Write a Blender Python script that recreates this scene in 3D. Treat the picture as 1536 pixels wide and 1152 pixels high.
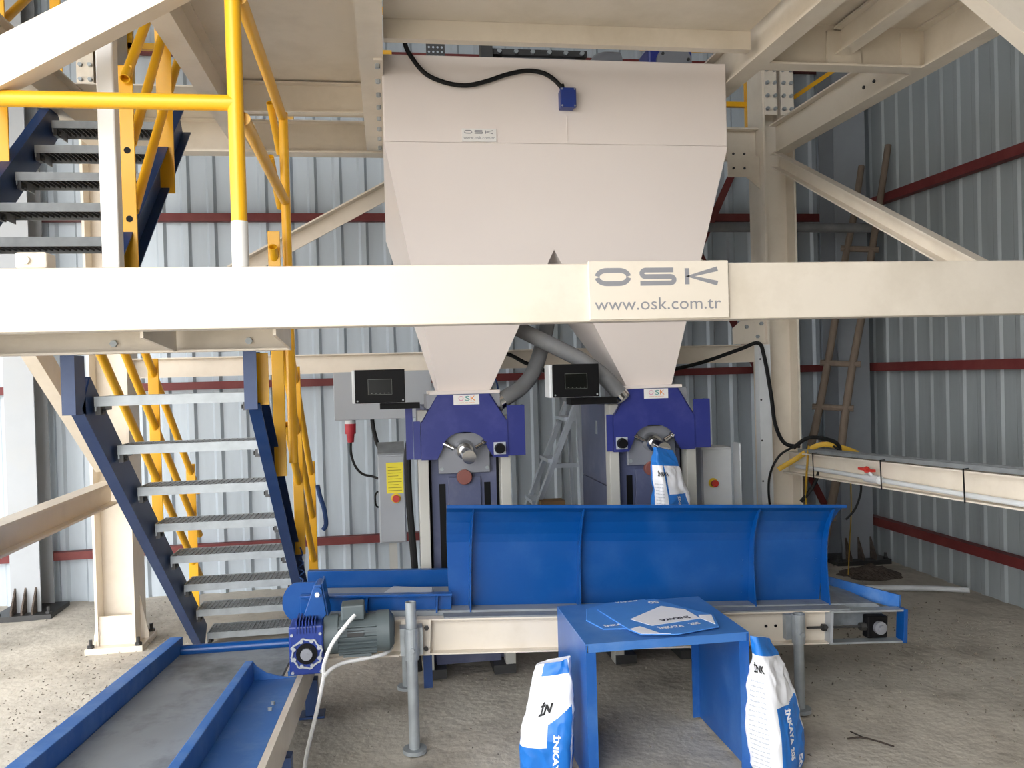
import bpy, bmesh, math, random
from mathutils import Vector, Matrix, noise
random.seed(7)
for o in list(bpy.data.objects): bpy.data.objects.remove(o)
S = bpy.context.scene
COL = S.collection
# ------------------------------------------------------------------ camera
CAMH = 1.65
right = Vector((0.98849551, -0.14872166, -0.02754069))
down = Vector((-0.02915752, -0.0087018, -0.99953695))
fwd = Vector((0.14841314, 0.98884081, -0.01293804))
cd = bpy.data.cameras.new('camera'); cam = bpy.data.objects.new('camera', cd); COL.objects.link(cam)
m = Matrix((( right.x, -down.x, -fwd.x, 0), (right.y, -down.y, -fwd.y, 0), (right.z, -down.z, -fwd.z, CAMH), (0, 0, 0, 1)))
cam.matrix_world = m
cd.sensor_fit = 'HORIZONTAL'; cd.sensor_width = 36.0; cd.lens = 36.0 * 1250 / 1536; cd.clip_end = 200
S.camera = cam
# ------------------------------------------------------------------ sky
W = bpy.data.worlds.new('overcast_sky'); S.world = W; W.use_nodes = True
bg = W.node_tree.nodes['Background']; bg.inputs['Color'].default_value = (0.985, 0.99, 1.0, 1); bg.inputs['Strength'].default_value = 4.6
S.view_settings.view_transform = 'Standard'; S.view_settings.look = 'None'
S.view_settings.exposure = 0.76; S.view_settings.gamma = 1.0; S.view_settings.use_curve_mapping = False

# ------------------------------------------------------------------ materials
def lin(h):
    h = h.lstrip('#'); out = []
    for i in (0, 2, 4):
        c = int(h[i:i+2], 16) / 255
        out.append(c / 12.92 if c <= 0.04045 else ((c + 0.055) / 1.055) ** 2.4)
    return tuple(out)
MATS = {}
def mat(name, hexc, rough=0.5, metal=0.0, var=0.06, scale=6.0, bump=0.0, bscale=40.0, spec=0.5, dirt=None, dirt_amt=0.0, dirt_scale=3.0, alpha=None, stretch=None):
    mt = bpy.data.materials.new(name); mt.use_nodes = True
    nt = mt.node_tree; N = nt.nodes; L = nt.links
    b = N['Principled BSDF']; c = lin(hexc)
    b.inputs['Roughness'].default_value = rough; b.inputs['Metallic'].default_value = metal
    b.inputs['Specular IOR Level'].default_value = spec
    tc = N.new('ShaderNodeTexCoord'); src = tc.outputs['Object']
    if stretch:
        mp = N.new('ShaderNodeMapping'); mp.inputs['Scale'].default_value = stretch; L.new(src, mp.inputs['Vector']); src = mp.outputs['Vector']
    nz = N.new('ShaderNodeTexNoise'); nz.inputs['Scale'].default_value = scale; nz.inputs['Detail'].default_value = 4
    L.new(src, nz.inputs['Vector'])
    rp = N.new('ShaderNodeValToRGB')
    rp.color_ramp.elements[0].position = 0.3; rp.color_ramp.elements[1].position = 0.7
    rp.color_ramp.elements[0].color = tuple(x * (1 - var) for x in c) + (1,)
    rp.color_ramp.elements[1].color = tuple(min(1, x * (1 + var)) for x in c) + (1,)
    L.new(nz.outputs['Fac'], rp.inputs['Fac']); col = rp.outputs['Color']
    if dirt:
        n2 = N.new('ShaderNodeTexNoise'); n2.inputs['Scale'].default_value = dirt_scale; n2.inputs['Detail'].default_value = 8; n2.inputs['Roughness'].default_value = 0.65
        L.new(src, n2.inputs['Vector'])
        r2 = N.new('ShaderNodeValToRGB'); r2.color_ramp.elements[0].position = 0.48; r2.color_ramp.elements[1].position = 0.72
        r2.color_ramp.elements[0].color = (0, 0, 0, 1); r2.color_ramp.elements[1].color = (dirt_amt,) * 3 + (1,)
        L.new(n2.outputs['Fac'], r2.inputs['Fac'])
        mx = N.new('ShaderNodeMix'); mx.data_type = 'RGBA'
        L.new(r2.outputs['Color'], mx.inputs['Factor']); L.new(col, mx.inputs['A']); mx.inputs['B'].default_value = lin(dirt) + (1,)
        col = mx.outputs['Result']
    L.new(col, b.inputs['Base Color'])
    if bump:
        n3 = N.new('ShaderNodeTexNoise'); n3.inputs['Scale'].default_value = bscale; n3.inputs['Detail'].default_value = 5
        L.new(src, n3.inputs['Vector'])
        bp = N.new('ShaderNodeBump'); bp.inputs['Strength'].default_value = bump; bp.inputs['Distance'].default_value = 0.02
        L.new(n3.outputs['Fac'], bp.inputs['Height']); L.new(bp.outputs['Normal'], b.inputs['Normal'])
    MATS[name] = mt
    return mt
mat('cream', '#E4DACA', 0.42, var=0.03, scale=2.5, dirt='#B3A58C', dirt_amt=0.35, dirt_scale=2.2)
mat('hopper_cream', '#E8DED7', 0.38, var=0.02, scale=1.2)
mat('white_paint', '#E6E4E0', 0.45, var=0.02)
mat('blue', '#02478C', 0.3, var=0.03, scale=3, dirt='#5C8CC8', dirt_amt=0.12, dirt_scale=5)
mat('dusty_blue', '#2B69B4', 0.5, var=0.06, scale=5, dirt='#7FA0C8', dirt_amt=0.4, dirt_scale=6)
mat('table_blue', '#1A56A0', 0.35, var=0.04, scale=4, dirt='#5B86BE', dirt_amt=0.45, dirt_scale=3)
mat('table_dusty_sheen', '#3E72B6', 0.38, var=0.05, scale=4, dirt='#7FA2CF', dirt_amt=0.5, dirt_scale=3)  # table top: dust, plus sky sheen painted in as lighter blue
mat('stair_blue', '#173768', 0.4, var=0.05, dirt='#5A6A85', dirt_amt=0.25)
mat('machine_blue', '#26307A', 0.42, var=0.05, scale=4, dirt='#6F6FA8', dirt_amt=0.15, dirt_scale=8)
mat('machine_grey_blue', '#525875', 0.45, var=0.06, scale=5, dirt='#8C8C98', dirt_amt=0.4)
mat('machine_grey', '#8E9096', 0.4, metal=0.3, var=0.06)
mat('post_grey', '#B9B8B0', 0.5, var=0.04)
mat('gear_blue', '#1C3580', 0.38, var=0.05)
mat('motor_grey', '#566062', 0.5, var=0.04)
mat('yellow', '#F0B31C', 0.38, var=0.04, scale=5, dirt='#B99A4A', dirt_amt=0.3, dirt_scale=5)
mat('galv', '#A2A8AB', 0.45, metal=0.4, var=0.14, scale=14)
mat('galv_dull', '#8C9092', 0.6, metal=0.35, var=0.15, scale=14)
mat('aluminium', '#D2D9E0', 0.35, metal=0.4, var=0.05)
mat('chrome', '#D8D8D8', 0.15, metal=1.0, var=0.02)
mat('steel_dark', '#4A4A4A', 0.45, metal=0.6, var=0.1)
mat('black', '#0B0B0D', 0.55, var=0.1, spec=0.2)
mat('screen', '#0E100E', 0.3, var=0.1, spec=0.25)
mat('screen_line', '#5B605A', 0.4)
mat('rubber', '#171717', 0.6, var=0.1, spec=0.25)
mat('hose', '#77787A', 0.65, var=0.1, scale=9, dirt='#9A9890', dirt_amt=0.5, dirt_scale=5)
mat('belt', '#8A9095', 0.5, var=0.12, scale=3, dirt='#3C4043', dirt_amt=0.9, dirt_scale=2.4, stretch=(1.3, 0.9, 1))
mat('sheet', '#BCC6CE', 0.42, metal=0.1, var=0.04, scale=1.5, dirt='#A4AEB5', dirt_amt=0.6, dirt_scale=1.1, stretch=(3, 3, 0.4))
mat('sheet_dimmed', '#A3AAAC', 0.45, metal=0.1, var=0.06, scale=1.5, dirt='#868C8E', dirt_amt=0.7, dirt_scale=1.1, stretch=(3, 3, 0.4))  # darker, greyer copy of the back wall sheet; dimmer light painted in
mat('girt', '#6E2A2A', 0.6, var=0.1, dirt='#8C5A50', dirt_amt=0.3)
mat('shed_grey', '#8E9399', 0.55, var=0.05)
mat('shed_white', '#A6AAAE', 0.5, var=0.04, dirt='#A09C94', dirt_amt=0.3)
mat('floor', '#C4BDB0', 0.9, var=0.12, scale=1.3, bump=0.4, bscale=22, dirt='#8E867A', dirt_amt=0.8, dirt_scale=2.2, spec=0.2)
mat('ground_out', '#A8A196', 0.95, var=0.1)
mat('dirt', '#5A5048', 0.95, var=0.3, scale=30, bump=1.0, bscale=60)
mat('pebble', '#7A7267', 0.9, var=0.3, scale=20)
mat('wood', '#75675A', 0.8, var=0.15, scale=8, stretch=(4, 4, 0.6))
mat('twig', '#3A312A', 0.9)
mat('red', '#C43328', 0.4)
mat('plug_red', '#B02A35', 0.45)
mat('rust_red', '#7D4A42', 0.5, var=0.15)
mat('estop_yellow', '#E8C830', 0.5)
mat('sticker_yellow', '#F0E03A', 0.6)
mat('sticker_text', '#8A7A28', 0.7)
mat('bag_white', '#EDEEF2', 0.45, var=0.02)
mat('bag_blue', '#1C74CC', 0.42, var=0.05, scale=10)
mat('bag_black', '#17181C', 0.5)
mat('bag_grey', '#B4BAC4', 0.5)
mat('bag_flat_blue', '#4A86D0', 0.45, var=0.05, scale=10)
mat('letter_grey', '#8E8E92', 0.5)
mat('cyan', '#3A9CD8', 0.5)
mat('orange', '#E08A2C', 0.5)
mat('pink', '#D88AA8', 0.5)
mat('teal', '#2F8F86', 0.5)
mat('cardboard', '#9A7A56', 0.8)
mat('strap_yellow', '#C9A02E', 0.6, var=0.12)
mat('rope_blue', '#2E4E86', 0.7)
mat('cable_white', '#DCDCDA', 0.5)
mat('plastic_white', '#D9DCDD', 0.45)
mat('roof', '#5E5A56', 0.8)  # dark tone set so the unseen roof and walls bounce less light

# ------------------------------------------------------------------ mesh helpers
def V(*a): return Vector(a)
def frame(d, up=(0, 0, 1)):
    d = Vector(d).normalized(); up = Vector(up)
    if abs(d.dot(up.normalized())) > 0.99: up = Vector((0, 1, 0))
    s = d.cross(up).normalized(); u = s.cross(d).normalized()
    return d, s, u
class MB:
    def __init__(self): self.v = []; self.f = []; self.mi = []
    def add(self, vs, fs, mi=0):
        n = len(self.v); self.v += [Vector(x) for x in vs]
        self.f += [[i + n for i in f] for f in fs]; self.mi += [mi] * len(fs); return self
    def box(self, x0, x1, y0, y1, z0, z1, mi=0):
        vs = [(x, y, z) for x in (x0, x1) for y in (y0, y1) for z in (z0, z1)]
        return self.add(vs, [(0, 1, 3, 2), (4, 6, 7, 5), (0, 4, 5, 1), (2, 3, 7, 6), (0, 2, 6, 4), (1, 5, 7, 3)], mi)
    def prof(self, p0, p1, pr, up=(0, 0, 1), mi=0):
        p0 = Vector(p0); p1 = Vector(p1); d, s, u = frame(p1 - p0, up); n = len(pr)
        vs = [p + s * a + u * b for p in (p0, p1) for a, b in pr]
        fs = [(i, (i + 1) % n, n + (i + 1) % n, n + i) for i in range(n)]
        return self.add(vs, fs + [list(range(n))[::-1], list(range(n, 2 * n))], mi)
    def bar(self, p0, p1, w, h, up=(0, 0, 1), mi=0):
        return self.prof(p0, p1, [(-w/2, -h/2), (w/2, -h/2), (w/2, h/2), (-w/2, h/2)], up, mi)
    def ibeam(self, p0, p1, h, b, tw=0.008, tf=0.012, up=(0, 0, 1)):
        B = b/2; H = h/2; t = tw/2
        return self.prof(p0, p1, [(-B, -H), (B, -H), (B, -H+tf), (t, -H+tf), (t, H-tf), (B, H-tf), (B, H), (-B, H), (-B, H-tf), (-t, H-tf), (-t, -H+tf), (-B, -H+tf)], up)
    def chan(self, p0, p1, h, b, t=0.008, up=(0, 0, 1), side=1):
        H = h/2; pr = [(0, -H), (b, -H), (b, -H+t), (t, -H+t), (t, H-t), (b, H-t), (b, H), (0, H)]
        if side < 0: pr = [(-a, c) for a, c in pr][::-1]
        return self.prof(p0, p1, pr, up)
    def angle(self, p0, p1, a, t=0.008, up=(0, 0, 1), sx=1, sz=1):
        pr = [(0, 0), (a, 0), (a, t), (t, t), (t, a), (0, a)]
        pr = [(x * sx, y * sz) for x, y in pr]
        if sx * sz < 0: pr = pr[::-1]
        return self.prof(p0, p1, pr, up)
    def cyl(self, p0, p1, r, n=14, r2=None, mi=0, cap=True):
        p0 = Vector(p0); p1 = Vector(p1); r2 = r if r2 is None else r2; d, s, u = frame(p1 - p0)
        vs = []
        for p, q in ((p0, r), (p1, r2)):
            vs += [p + (s * math.cos(2*math.pi*i/n) + u * math.sin(2*math.pi*i/n)) * q for i in range(n)]
        fs = [(i, (i + 1) % n, n + (i + 1) % n, n + i) for i in range(n)]
        if cap: fs += [list(range(n))[::-1], list(range(n, 2 * n))]
        return self.add(vs, fs, mi)
    def pipe(self, p0, p1, r, t=0.004, n=14):           # hollow, open ends
        p0 = Vector(p0); p1 = Vector(p1); d, s, u = frame(p1 - p0); vs = []
        for p, q in ((p0, r), (p1, r), (p1, r - t), (p0, r - t)):
            vs += [p + (s * math.cos(2*math.pi*i/n) + u * math.sin(2*math.pi*i/n)) * q for i in range(n)]
        fs = [(k*n + i, k*n + (i+1) % n, ((k+1) % 4)*n + (i+1) % n, ((k+1) % 4)*n + i) for k in range(4) for i in range(n)]
        return self.add(vs, fs)
    def tube(self, pts, r, n=8, sub=5, mi=0, flat=1.0):
        pts = [Vector(p) for p in pts]; P = []
        if sub > 1 and len(pts) > 2:
            for i in range(len(pts) - 1):
                a = pts[max(0, i-1)]; b = pts[i]; c = pts[i+1]; e = pts[min(len(pts)-1, i+2)]
                for k in range(sub):
                    t = k / sub
                    P.append(0.5 * ((2*b) + (c-a)*t + (2*a-5*b+4*c-e)*t*t + (-a+3*b-3*c+e)*t**3))
            P.append(pts[-1])
        else: P = pts
        vs = []; s = None
        for i, p in enumerate(P):
            d = (P[min(i+1, len(P)-1)] - P[max(0, i-1)]).normalized()
            if s is None: _, s, u = frame(d)
            s = (s - d * s.dot(d)).normalized(); u = s.cross(d)
            rr = r(i / (len(P)-1)) if callable(r) else r
            vs += [p + (s * math.cos(2*math.pi*k/n) * flat + u * math.sin(2*math.pi*k/n)) * rr for k in range(n)]
        fs = [(i*n + k, i*n + (k+1) % n, (i+1)*n + (k+1) % n, (i+1)*n + k) for i in range(len(P)-1) for k in range(n)]
        fs += [list(range(n))[::-1], list(range((len(P)-1)*n, len(P)*n))]
        return self.add(vs, fs, mi)
    def prism(self, poly, off, mi=0):
        poly = [Vector(p) for p in poly]; off = Vector(off); n = len(poly)
        fs = [(i, (i + 1) % n, n + (i + 1) % n, n + i) for i in range(n)]
        return self.add(poly + [p + off for p in poly], fs + [list(range(n))[::-1], list(range(n, 2 * n))], mi)
    def bolt(self, p, nrm, r=0.012, h=0.01, mi=0):
        p = Vector(p); return self.cyl(p, p + Vector(nrm).normalized() * h, r, 6, mi=mi)
    def ball(self, c, r, n=10, mi=0, sc=(1, 1, 1)):
        c = Vector(c); vs = []; fs = []; k = n // 2
        for i in range(k + 1):
            a = math.pi * i / k
            for j in range(n):
                b = 2 * math.pi * j / n
                vs.append(c + V(math.sin(a)*math.cos(b)*r*sc[0], math.sin(a)*math.sin(b)*r*sc[1], math.cos(a)*r*sc[2]))
        for i in range(k):
            for j in range(n): fs.append((i*n+j, (i+1)*n+j, (i+1)*n+(j+1) % n, i*n+(j+1) % n))
        return self.add(vs, fs, mi)
    def build(self, name, mats, parent=None, bevel=0.0, smooth=False, local=False):
        me = bpy.data.meshes.new(name)
        inv = None
        if parent is not None and not local:
            q = parent
            mw = q.matrix_basis.copy()
            while q.parent: q = q.parent; mw = q.matrix_basis @ mw
            inv = mw.inverted()
        vs = [tuple(inv @ v) if inv else tuple(v) for v in self.v]
        me.from_pydata(vs, [], self.f)
        for mm in ([mats] if isinstance(mats, str) else mats): me.materials.append(MATS[mm])
        me.polygons.foreach_set('material_index', self.mi)
        bm = bmesh.new(); bm.from_mesh(me); bmesh.ops.remove_doubles(bm, verts=bm.verts, dist=1e-6); bmesh.ops.recalc_face_normals(bm, faces=bm.faces); bm.to_mesh(me); bm.free()
        if smooth:
            me.polygons.foreach_set('use_smooth', [True] * len(me.polygons))
            me.set_sharp_from_angle(angle=math.radians(38))
        o = bpy.data.objects.new(name, me); COL.objects.link(o)
        if parent is not None: o.parent = parent
        if bevel:
            bv = o.modifiers.new('bevel', 'BEVEL'); bv.width = bevel; bv.segments = 2; bv.limit_method = 'ANGLE'; bv.angle_limit = math.radians(40)
        return o
def bolts(parent, m, pts, nrm, rad, h, name='bolt'):
    first = None
    for p in pts:
        if first is None: first = MB().bolt(p, nrm, rad, h).build(name, m, parent); p0 = Vector(p)
        else: share(first, parent, tuple(Vector(p) - p0))
def tag(o, label=None, cat=None, group=None, kind=None):
    if label: o['label'] = label
    if cat: o['category'] = cat
    if group: o['group'] = group
    if kind: o['kind'] = kind
    return o
def thing(name, loc, label=None, cat=None, group=None, kind=None, rot=(0, 0, 0)):
    o = bpy.data.objects.new(name, None); COL.objects.link(o); o.location = loc; o.rotation_euler = rot
    o.matrix_basis = Matrix.LocRotScale(Vector(loc), __import__('mathutils').Euler(rot), None)
    o.empty_display_size = 0.1
    return tag(o, label, cat, group, kind)
def share(o, parent, loc=(0, 0, 0)):
    c = o.copy(); COL.objects.link(c); c.parent = parent; c.location = loc; return c
_tc = {}
def text_poly(s, size=1.0, bold=0.0):
    """flat text triangles in XY, left aligned at 0, baseline 0"""
    if (s, bold) in _tc: return _tc[(s, bold)]
    cu = bpy.data.curves.new('t', 'FONT'); cu.body = s; cu.size = size; cu.resolution_u = 3; cu.offset = bold
    ob = bpy.data.objects.new('t', cu); COL.objects.link(ob)
    dg = bpy.context.evaluated_depsgraph_get(); dg.update()
    me = ob.evaluated_get(dg).to_mesh()
    vs = [v.co.copy() for v in me.vertices]; fs = [list(p.vertices) for p in me.polygons]
    bpy.data.objects.remove(ob); bpy.data.curves.remove(cu)
    _tc[(s, bold)] = (vs, fs); return vs, fs
def put_text(mb, s, width, org, ux, uy, nrm, mi=0, h=None, thick=0.0008, fn=None, bold=0.0):
    """text fitted to a width, laid at org along ux/uy, a hair proud of its surface"""
    vs, fs = text_poly(s, 1.0, bold)
    x0 = min(v.x for v in vs); x1 = max(v.x for v in vs); y0 = min(v.y for v in vs); y1 = max(v.y for v in vs)
    k = width / (x1 - x0); ky = k if h is None else h / (y1 - y0)
    ux = Vector(ux); uy = Vector(uy); nrm = Vector(nrm); org = Vector(org)
    out = [fn((v.x - x0) * k, (v.y - y0) * ky) if fn else org + ux * (v.x - x0) * k + uy * (v.y - y0) * ky + nrm * thick for v in vs]
    mb.add(out, fs, mi)

# ================================================================== SETTING
YB = 6.82; XR = 4.16; ZT = 6.6; XL = -4.66; YF = -1.5
# floor: one slab with shallow unevenness
mb = MB(); NX, NY = 120, 100
gx = [XL - 0.2 + (XR + 0.2 - XL + 0.2) * i / NX for i in range(NX + 1)]; gy = [YF + (YB + 0.15 - YF) * j / NY for j in range(NY + 1)]
vs = []
for y in gy:
    for x in gx:
        z = 0.012 * noise.noise(V(x*1.3, y*1.3, 0)) + 0.008 * noise.noise(V(x*4, y*4, 3)) - 0.014
        vs.append((x, y, z))
mb.add(vs, [(j*(NX+1)+i, j*(NX+1)+i+1, (j+1)*(NX+1)+i+1, (j+1)*(NX+1)+i) for j in range(NY) for i in range(NX)])
tag(mb.build('floor', 'floor', smooth=True), kind='structure', label='dusty uneven concrete floor of the shed')
mb = MB(); mb.box(-40, 40, -40, 40, -0.3, -0.06)
tag(mb.build('floor_outside', 'ground_out'), kind='structure', label='bare ground outside the shed')
# corrugated walls, each sheet its own piece
def sheet_mesh(w, h, ribs=5, d=0.024):
    p = w / ribs; pts = []
    for i in range(ribs):
        a = i * p
        pts += [(a, 0), (a + p*0.60, 0), (a + p*0.70, d), (a + p*0.90, d)]
    pts.append((w, 0)); n = len(pts); mb = MB()
    vs = [(x, -y, z) for z in (-0.05, h) for x, y in pts] + [(x, -y + 0.003, z) for z in (-0.05, h) for x, y in pts]
    fs = [(i, i+1, n+i+1, n+i) for i in range(n-1)] + [(2*n+i+1, 2*n+i, 3*n+i, 3*n+i+1) for i in range(n-1)]
    return mb.add(vs, fs)
wb = thing('wall_back', (0, YB, 0), label='back wall of pale corrugated metal sheets on red rails', kind='structure')
SW = 0.97; first = None
for i in range(9):
    x = XR - 0.01 - SW * (i + 1)
    if first is None:
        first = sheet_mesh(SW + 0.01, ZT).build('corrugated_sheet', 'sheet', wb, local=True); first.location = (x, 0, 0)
    else: share(first, wb, (x, 0, 0))
for z in (0.36, 1.62, 2.92, 4.2, 5.5):
    g = MB().bar((XL, YB - 0.068, z), (XR - 0.02, YB - 0.068, z), 0.07, 0.06).build('girt', 'girt', wb)
# diagonal red bracing behind the right machine
for a, b in (((1.55, 6.7, 0.38), (3.1, 6.7, 3.55)), ((3.75, 6.66, 0.38), (2.45, 6.66, 3.0))):
    MB().angle(a, b, 0.06, 0.006, up=(0, 1, 0)).build('brace', 'girt', wb)
wr = thing('wall_right', (XR, 0, 0), label='right wall of grey corrugated metal sheets, darkened for dim light, on red rails', kind='structure')
first = None
for i in range(9):
    y = YB - 0.02 - 0.93 * i
    if first is None:
        first = sheet_mesh(0.94, ZT, d=0.013).build('corrugated_sheet', 'sheet_dimmed', wr, local=True); o = first
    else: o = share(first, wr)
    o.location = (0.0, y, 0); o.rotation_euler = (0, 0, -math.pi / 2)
for z in (0.31, 1.62, 3.0, 4.3, 5.6):
    MB().bar((XR - 0.068, YB - 0.13, z), (XR - 0.068, YF, z), 0.07, 0.07).build('girt', 'girt', wr)
wl_ = thing('unseen_wall_left', (XL, 0, 0), label='unseen left wall added to shape the daylight, with a wide doorway', kind='structure')  # out of view, put in to narrow the daylight from the left
MB().box(XL - 0.05, XL, YF, YB, 3.5, ZT).build('unseen_wall_panel', 'roof', wl_)
MB().box(XL - 0.05, XL, 5.5, YB, 0, 3.5).build('unseen_wall_panel', 'roof', wl_)
wf_ = thing('unseen_wall_front', (0, YF, 0), label='unseen front wall added to keep daylight off the right, with a wide doorway', kind='structure')  # out of view, added; closed on the right to cut light there
MB().box(XL, XR, YF - 0.05, YF, 5.6, ZT).build('unseen_wall_panel', 'roof', wf_)
MB().box(-0.3, XR, YF - 0.05, YF, 0, 5.6).build('unseen_wall_panel', 'roof', wf_)
ro = MB().prism([(XL - 0.3, YF - 0.3, 6.6), (XR + 0.3, YF - 0.3, 6.6), (XR + 0.3, YB + 0.3, 6.6), (XL - 0.3, YB + 0.3, 6.6)], (0, 0, 0.06)).build('unseen_ceiling', 'roof')
tag(ro, kind='structure', label='unseen sheet metal roof of the shed, dark to bounce less light')

# ================================================================== STEEL COLUMNS
def base_bolts(mb, x0, x1, y0, y1, z):
    for x in (x0, x1):
        for y in (y0, y1): mb.cyl((x, y, z), (x, y, z + 0.05), 0.011, 8); mb.bolt((x, y, z), (0, 0, 1), 0.022, 0.016)
def steel_column(cx, y0, y1, h, label, splice=None):
    t = thing('steel_column', (cx, (y0 + y1) / 2, 0), label, 'column', 'cream columns of the platform frame')
    yc = (y0 + y1) / 2
    for s in (-1, 1):
        MB().box(cx + s*0.11 - 0.008, cx + s*0.11 + 0.008, y0, y1, 0.02, h).build('flange', 'cream', t)
    MB().box(cx - 0.102, cx + 0.102, yc - 0.006, yc + 0.006, 0.02, h).build('web', 'cream', t)
    MB().box(cx - 0.17, cx + 0.17, y0 - 0.05, y1 + 0.05, -0.02, 0.02).build('base_plate', 'cream', t, bevel=0.004)
    MB().box(cx - 0.101, cx + 0.101, y0 + 0.015, y0 + 0.03, 0.02, 0.2).build('base_stiffener', 'cream', t)
    for s in (-1, 1):
        MB().prism([(cx + s*0.118, yc - 0.006, 0.02), (cx + s*0.165, yc - 0.006, 0.02), (cx + s*0.165, yc - 0.006, 0.05), (cx + s*0.118, yc - 0.006, 0.3)], (0, 0.012, 0)).build('base_gusset', 'cream', t)
    b = MB(); base_bolts(b, cx - 0.14, cx + 0.14, y0 - 0.025, y1 + 0.025, 0.02); b.build('anchor_bolt', 'steel_dark', t)
    if splice:
        for s in (-1, 1):
            sp = MB().box(cx + s*0.06 - 0.045, cx + s*0.06 + 0.045, y0 - 0.012, y0 - 0.001, splice[0], splice[1]).build('splice_plate', 'cream', t)
            b = MB()
            for k in range(9):
                z = splice[0] + 0.04 + k * (splice[1] - splice[0] - 0.08) / 8
                b.bolt((cx + s*0.06 - 0.028, y0 - 0.012, z), (0, -1, 0), 0.013, 0.022); b.bolt((cx + s*0.06 + 0.028, y0 - 0.012, z), (0, -1, 0), 0.013, 0.022)
            b.build('bolt_row', 'galv', sp)
    return t
steel_column(-1.72, 5.5, 5.74, 4.5, 'cream steel column on a bolted base plate, left of the stair', (3.4, 4.2))
steel_column(2.76, 5.5, 5.74, 4.5, 'cream steel column behind the right end of the blue guard', (3.4, 4.2))
steel_column(-1.72, 2.92, 3.16, 3.12, 'cream front column carrying the left end of the long beam')
steel_column(3.14, 2.92, 3.16, 3.12, 'cream front column carrying the right end of the long beam')

# shed columns at the walls
def shed_column(x0, x1, y0, y1, m, label):
    t = thing('shed_column', ((x0+x1)/2, (y0+y1)/2, 0), label, 'column')
    c = (x0+x1)/2; yc = (y0+y1)/2
    for s, y in ((0, y0), (1, y1)): MB().box(x0, x1, y - 0.006, y + 0.006, 0.02, 6.4).build('flange', m, t)
    MB().box(c - 0.005, c + 0.005, y0 + 0.006, y1 - 0.006, 0.02, 6.4).build('web', m, t)
    MB().box(x0 - 0.1, x1 + 0.1, y0 - 0.1, y1 + 0.02, -0.03, 0.02).build('base_plate', 'steel_dark', t)
    for x in (x0 + 0.03, c, x1 - 0.03):
        MB().prism([(x - 0.006, y0 - 0.006, 0.02), (x - 0.006, y0 - 0.09, 0.02), (x - 0.006, y0 - 0.09, 0.05), (x - 0.006, y0 - 0.006, 0.2)], (0.012, 0, 0)).build('base_gusset', 'dirt', t)
    b = MB(); base_bolts(b, x0 - 0.07, x1 + 0.07, y0 - 0.06, y0 - 0.06, 0.02); b.build('anchor_bolt', 'steel_dark', t)
    return t
shed_column(-2.72, -2.52, 6.46, 6.7, 'shed_white', 'pale grey shed column at the back wall, far left')
shed_column(3.72, 4.0, 6.46, 6.7, 'shed_grey', 'dark grey shed column in the right back corner')

# ================================================================== PLATFORM FRAME
pf = thing('upper_platform', (0.5, 4.3, 3.12), 'cream steel platform overhead that carries the hopper', 'platform')
for i, (x, y0, y1) in enumerate(((-1.72, 2.9, 5.49), (-0.86, 2.9, 5.5), (-0.03, 2.9, 5.5), (1.83, 2.9, 5.5), (2.74, 2.9, 5.5))):
    w = 0.1 if i not in (2,) else 0.11
    MB().ibeam((x, y0, 3.225), (x, y1, 3.225), 0.21, w, 0.007, 0.01).build('joist', 'cream', pf)
bolts(pf, 'galv', [(0.0, 3.95 + k*0.2, 3.108) for k in range(8)], (0, 0, -1), 0.012, 0.02)
MB().box(-0.02, 0.025, 3.9, 5.45, 3.108, 3.119).build('flange_plate', 'cream', pf)
MB().ibeam((-1.6, 5.62, 3.225), (2.64, 5.62, 3.225), 0.21, 0.12, 0.007, 0.012).build('rear_beam', 'cream', pf)
MB().chan((-0.81, 4.87, 3.235), (-0.085, 4.87, 3.235), 0.17, 0.05, side=1).build('cross_beam', 'cream', pf)
MB().chan((0.03, 3.8, 3.215), (1.775, 3.8, 3.215), 0.088, 0.05, side=-1).build('cross_beam', 'cream', pf)
MB().box(1.84, 2.735, 3.872, 3.88, 3.13, 3.332).box(1.88, 2.69, 3.83, 3.92, 3.12, 3.13).build('cross_beam', 'cream', pf)
MB().box(-1.86, 3.26, 2.8, 2.9, 3.12, 3.34).build('front_beam', 'cream', pf)
MB().ibeam((2.28, 2.9, 3.25), (2.28, 3.86, 3.25), 0.14, 0.08).build('joist', 'cream', pf)
MB().box(2.2, 2.38, 3.855, 3.868, 3.14, 3.3).build('end_plate', 'cream', pf)
MB().box(2.6, 2.7, 3.855, 3.868, 3.14, 3.3).build('end_plate', 'cream', pf)
for (x0, x1, y0, y1) in ((-0.86, -0.03, 2.85, 5.5), (-0.03, 1.83, 2.85, 3.82), (1.83, 2.74, 2.85, 3.9), (-1.72, -0.86, 4.98, 5.62)):
    z = 3.332 if x0 != -0.03 else 3.333
    if x0 == -0.03: z = 3.26
    MB().box(x0 + 0.06 if z < 3.3 else x0, x1 - 0.06 if z < 3.3 else x1, y0, y1, z, z + 0.008).build('deck_plate', 'cream', pf)
# connection plates at the right column head
MB().box(2.4, 2.56, 5.545, 5.558, 2.98, 3.2).build('connection_plate', 'cream', pf)
bolts(pf, 'steel_dark', [(x, 5.545, z) for x in (2.44, 2.52) for z in (3.04, 3.14)], (0, -1, 0), 0.009, 0.006)
MB().prism([(2.38, 5.56, 3.12), (2.64, 5.56, 3.12), (2.64, 5.56, 2.9)], (0, 0.01, 0)).build('gusset', 'cream', pf)
b = MB()
for x, y in ((2.7, 4.35), (2.7, 4.25)): b.bolt((x, y, 3.2), (-1, 0, 0), 0.01, 0.008)
b.build('bolt_row', 'steel_dark', pf)

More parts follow.
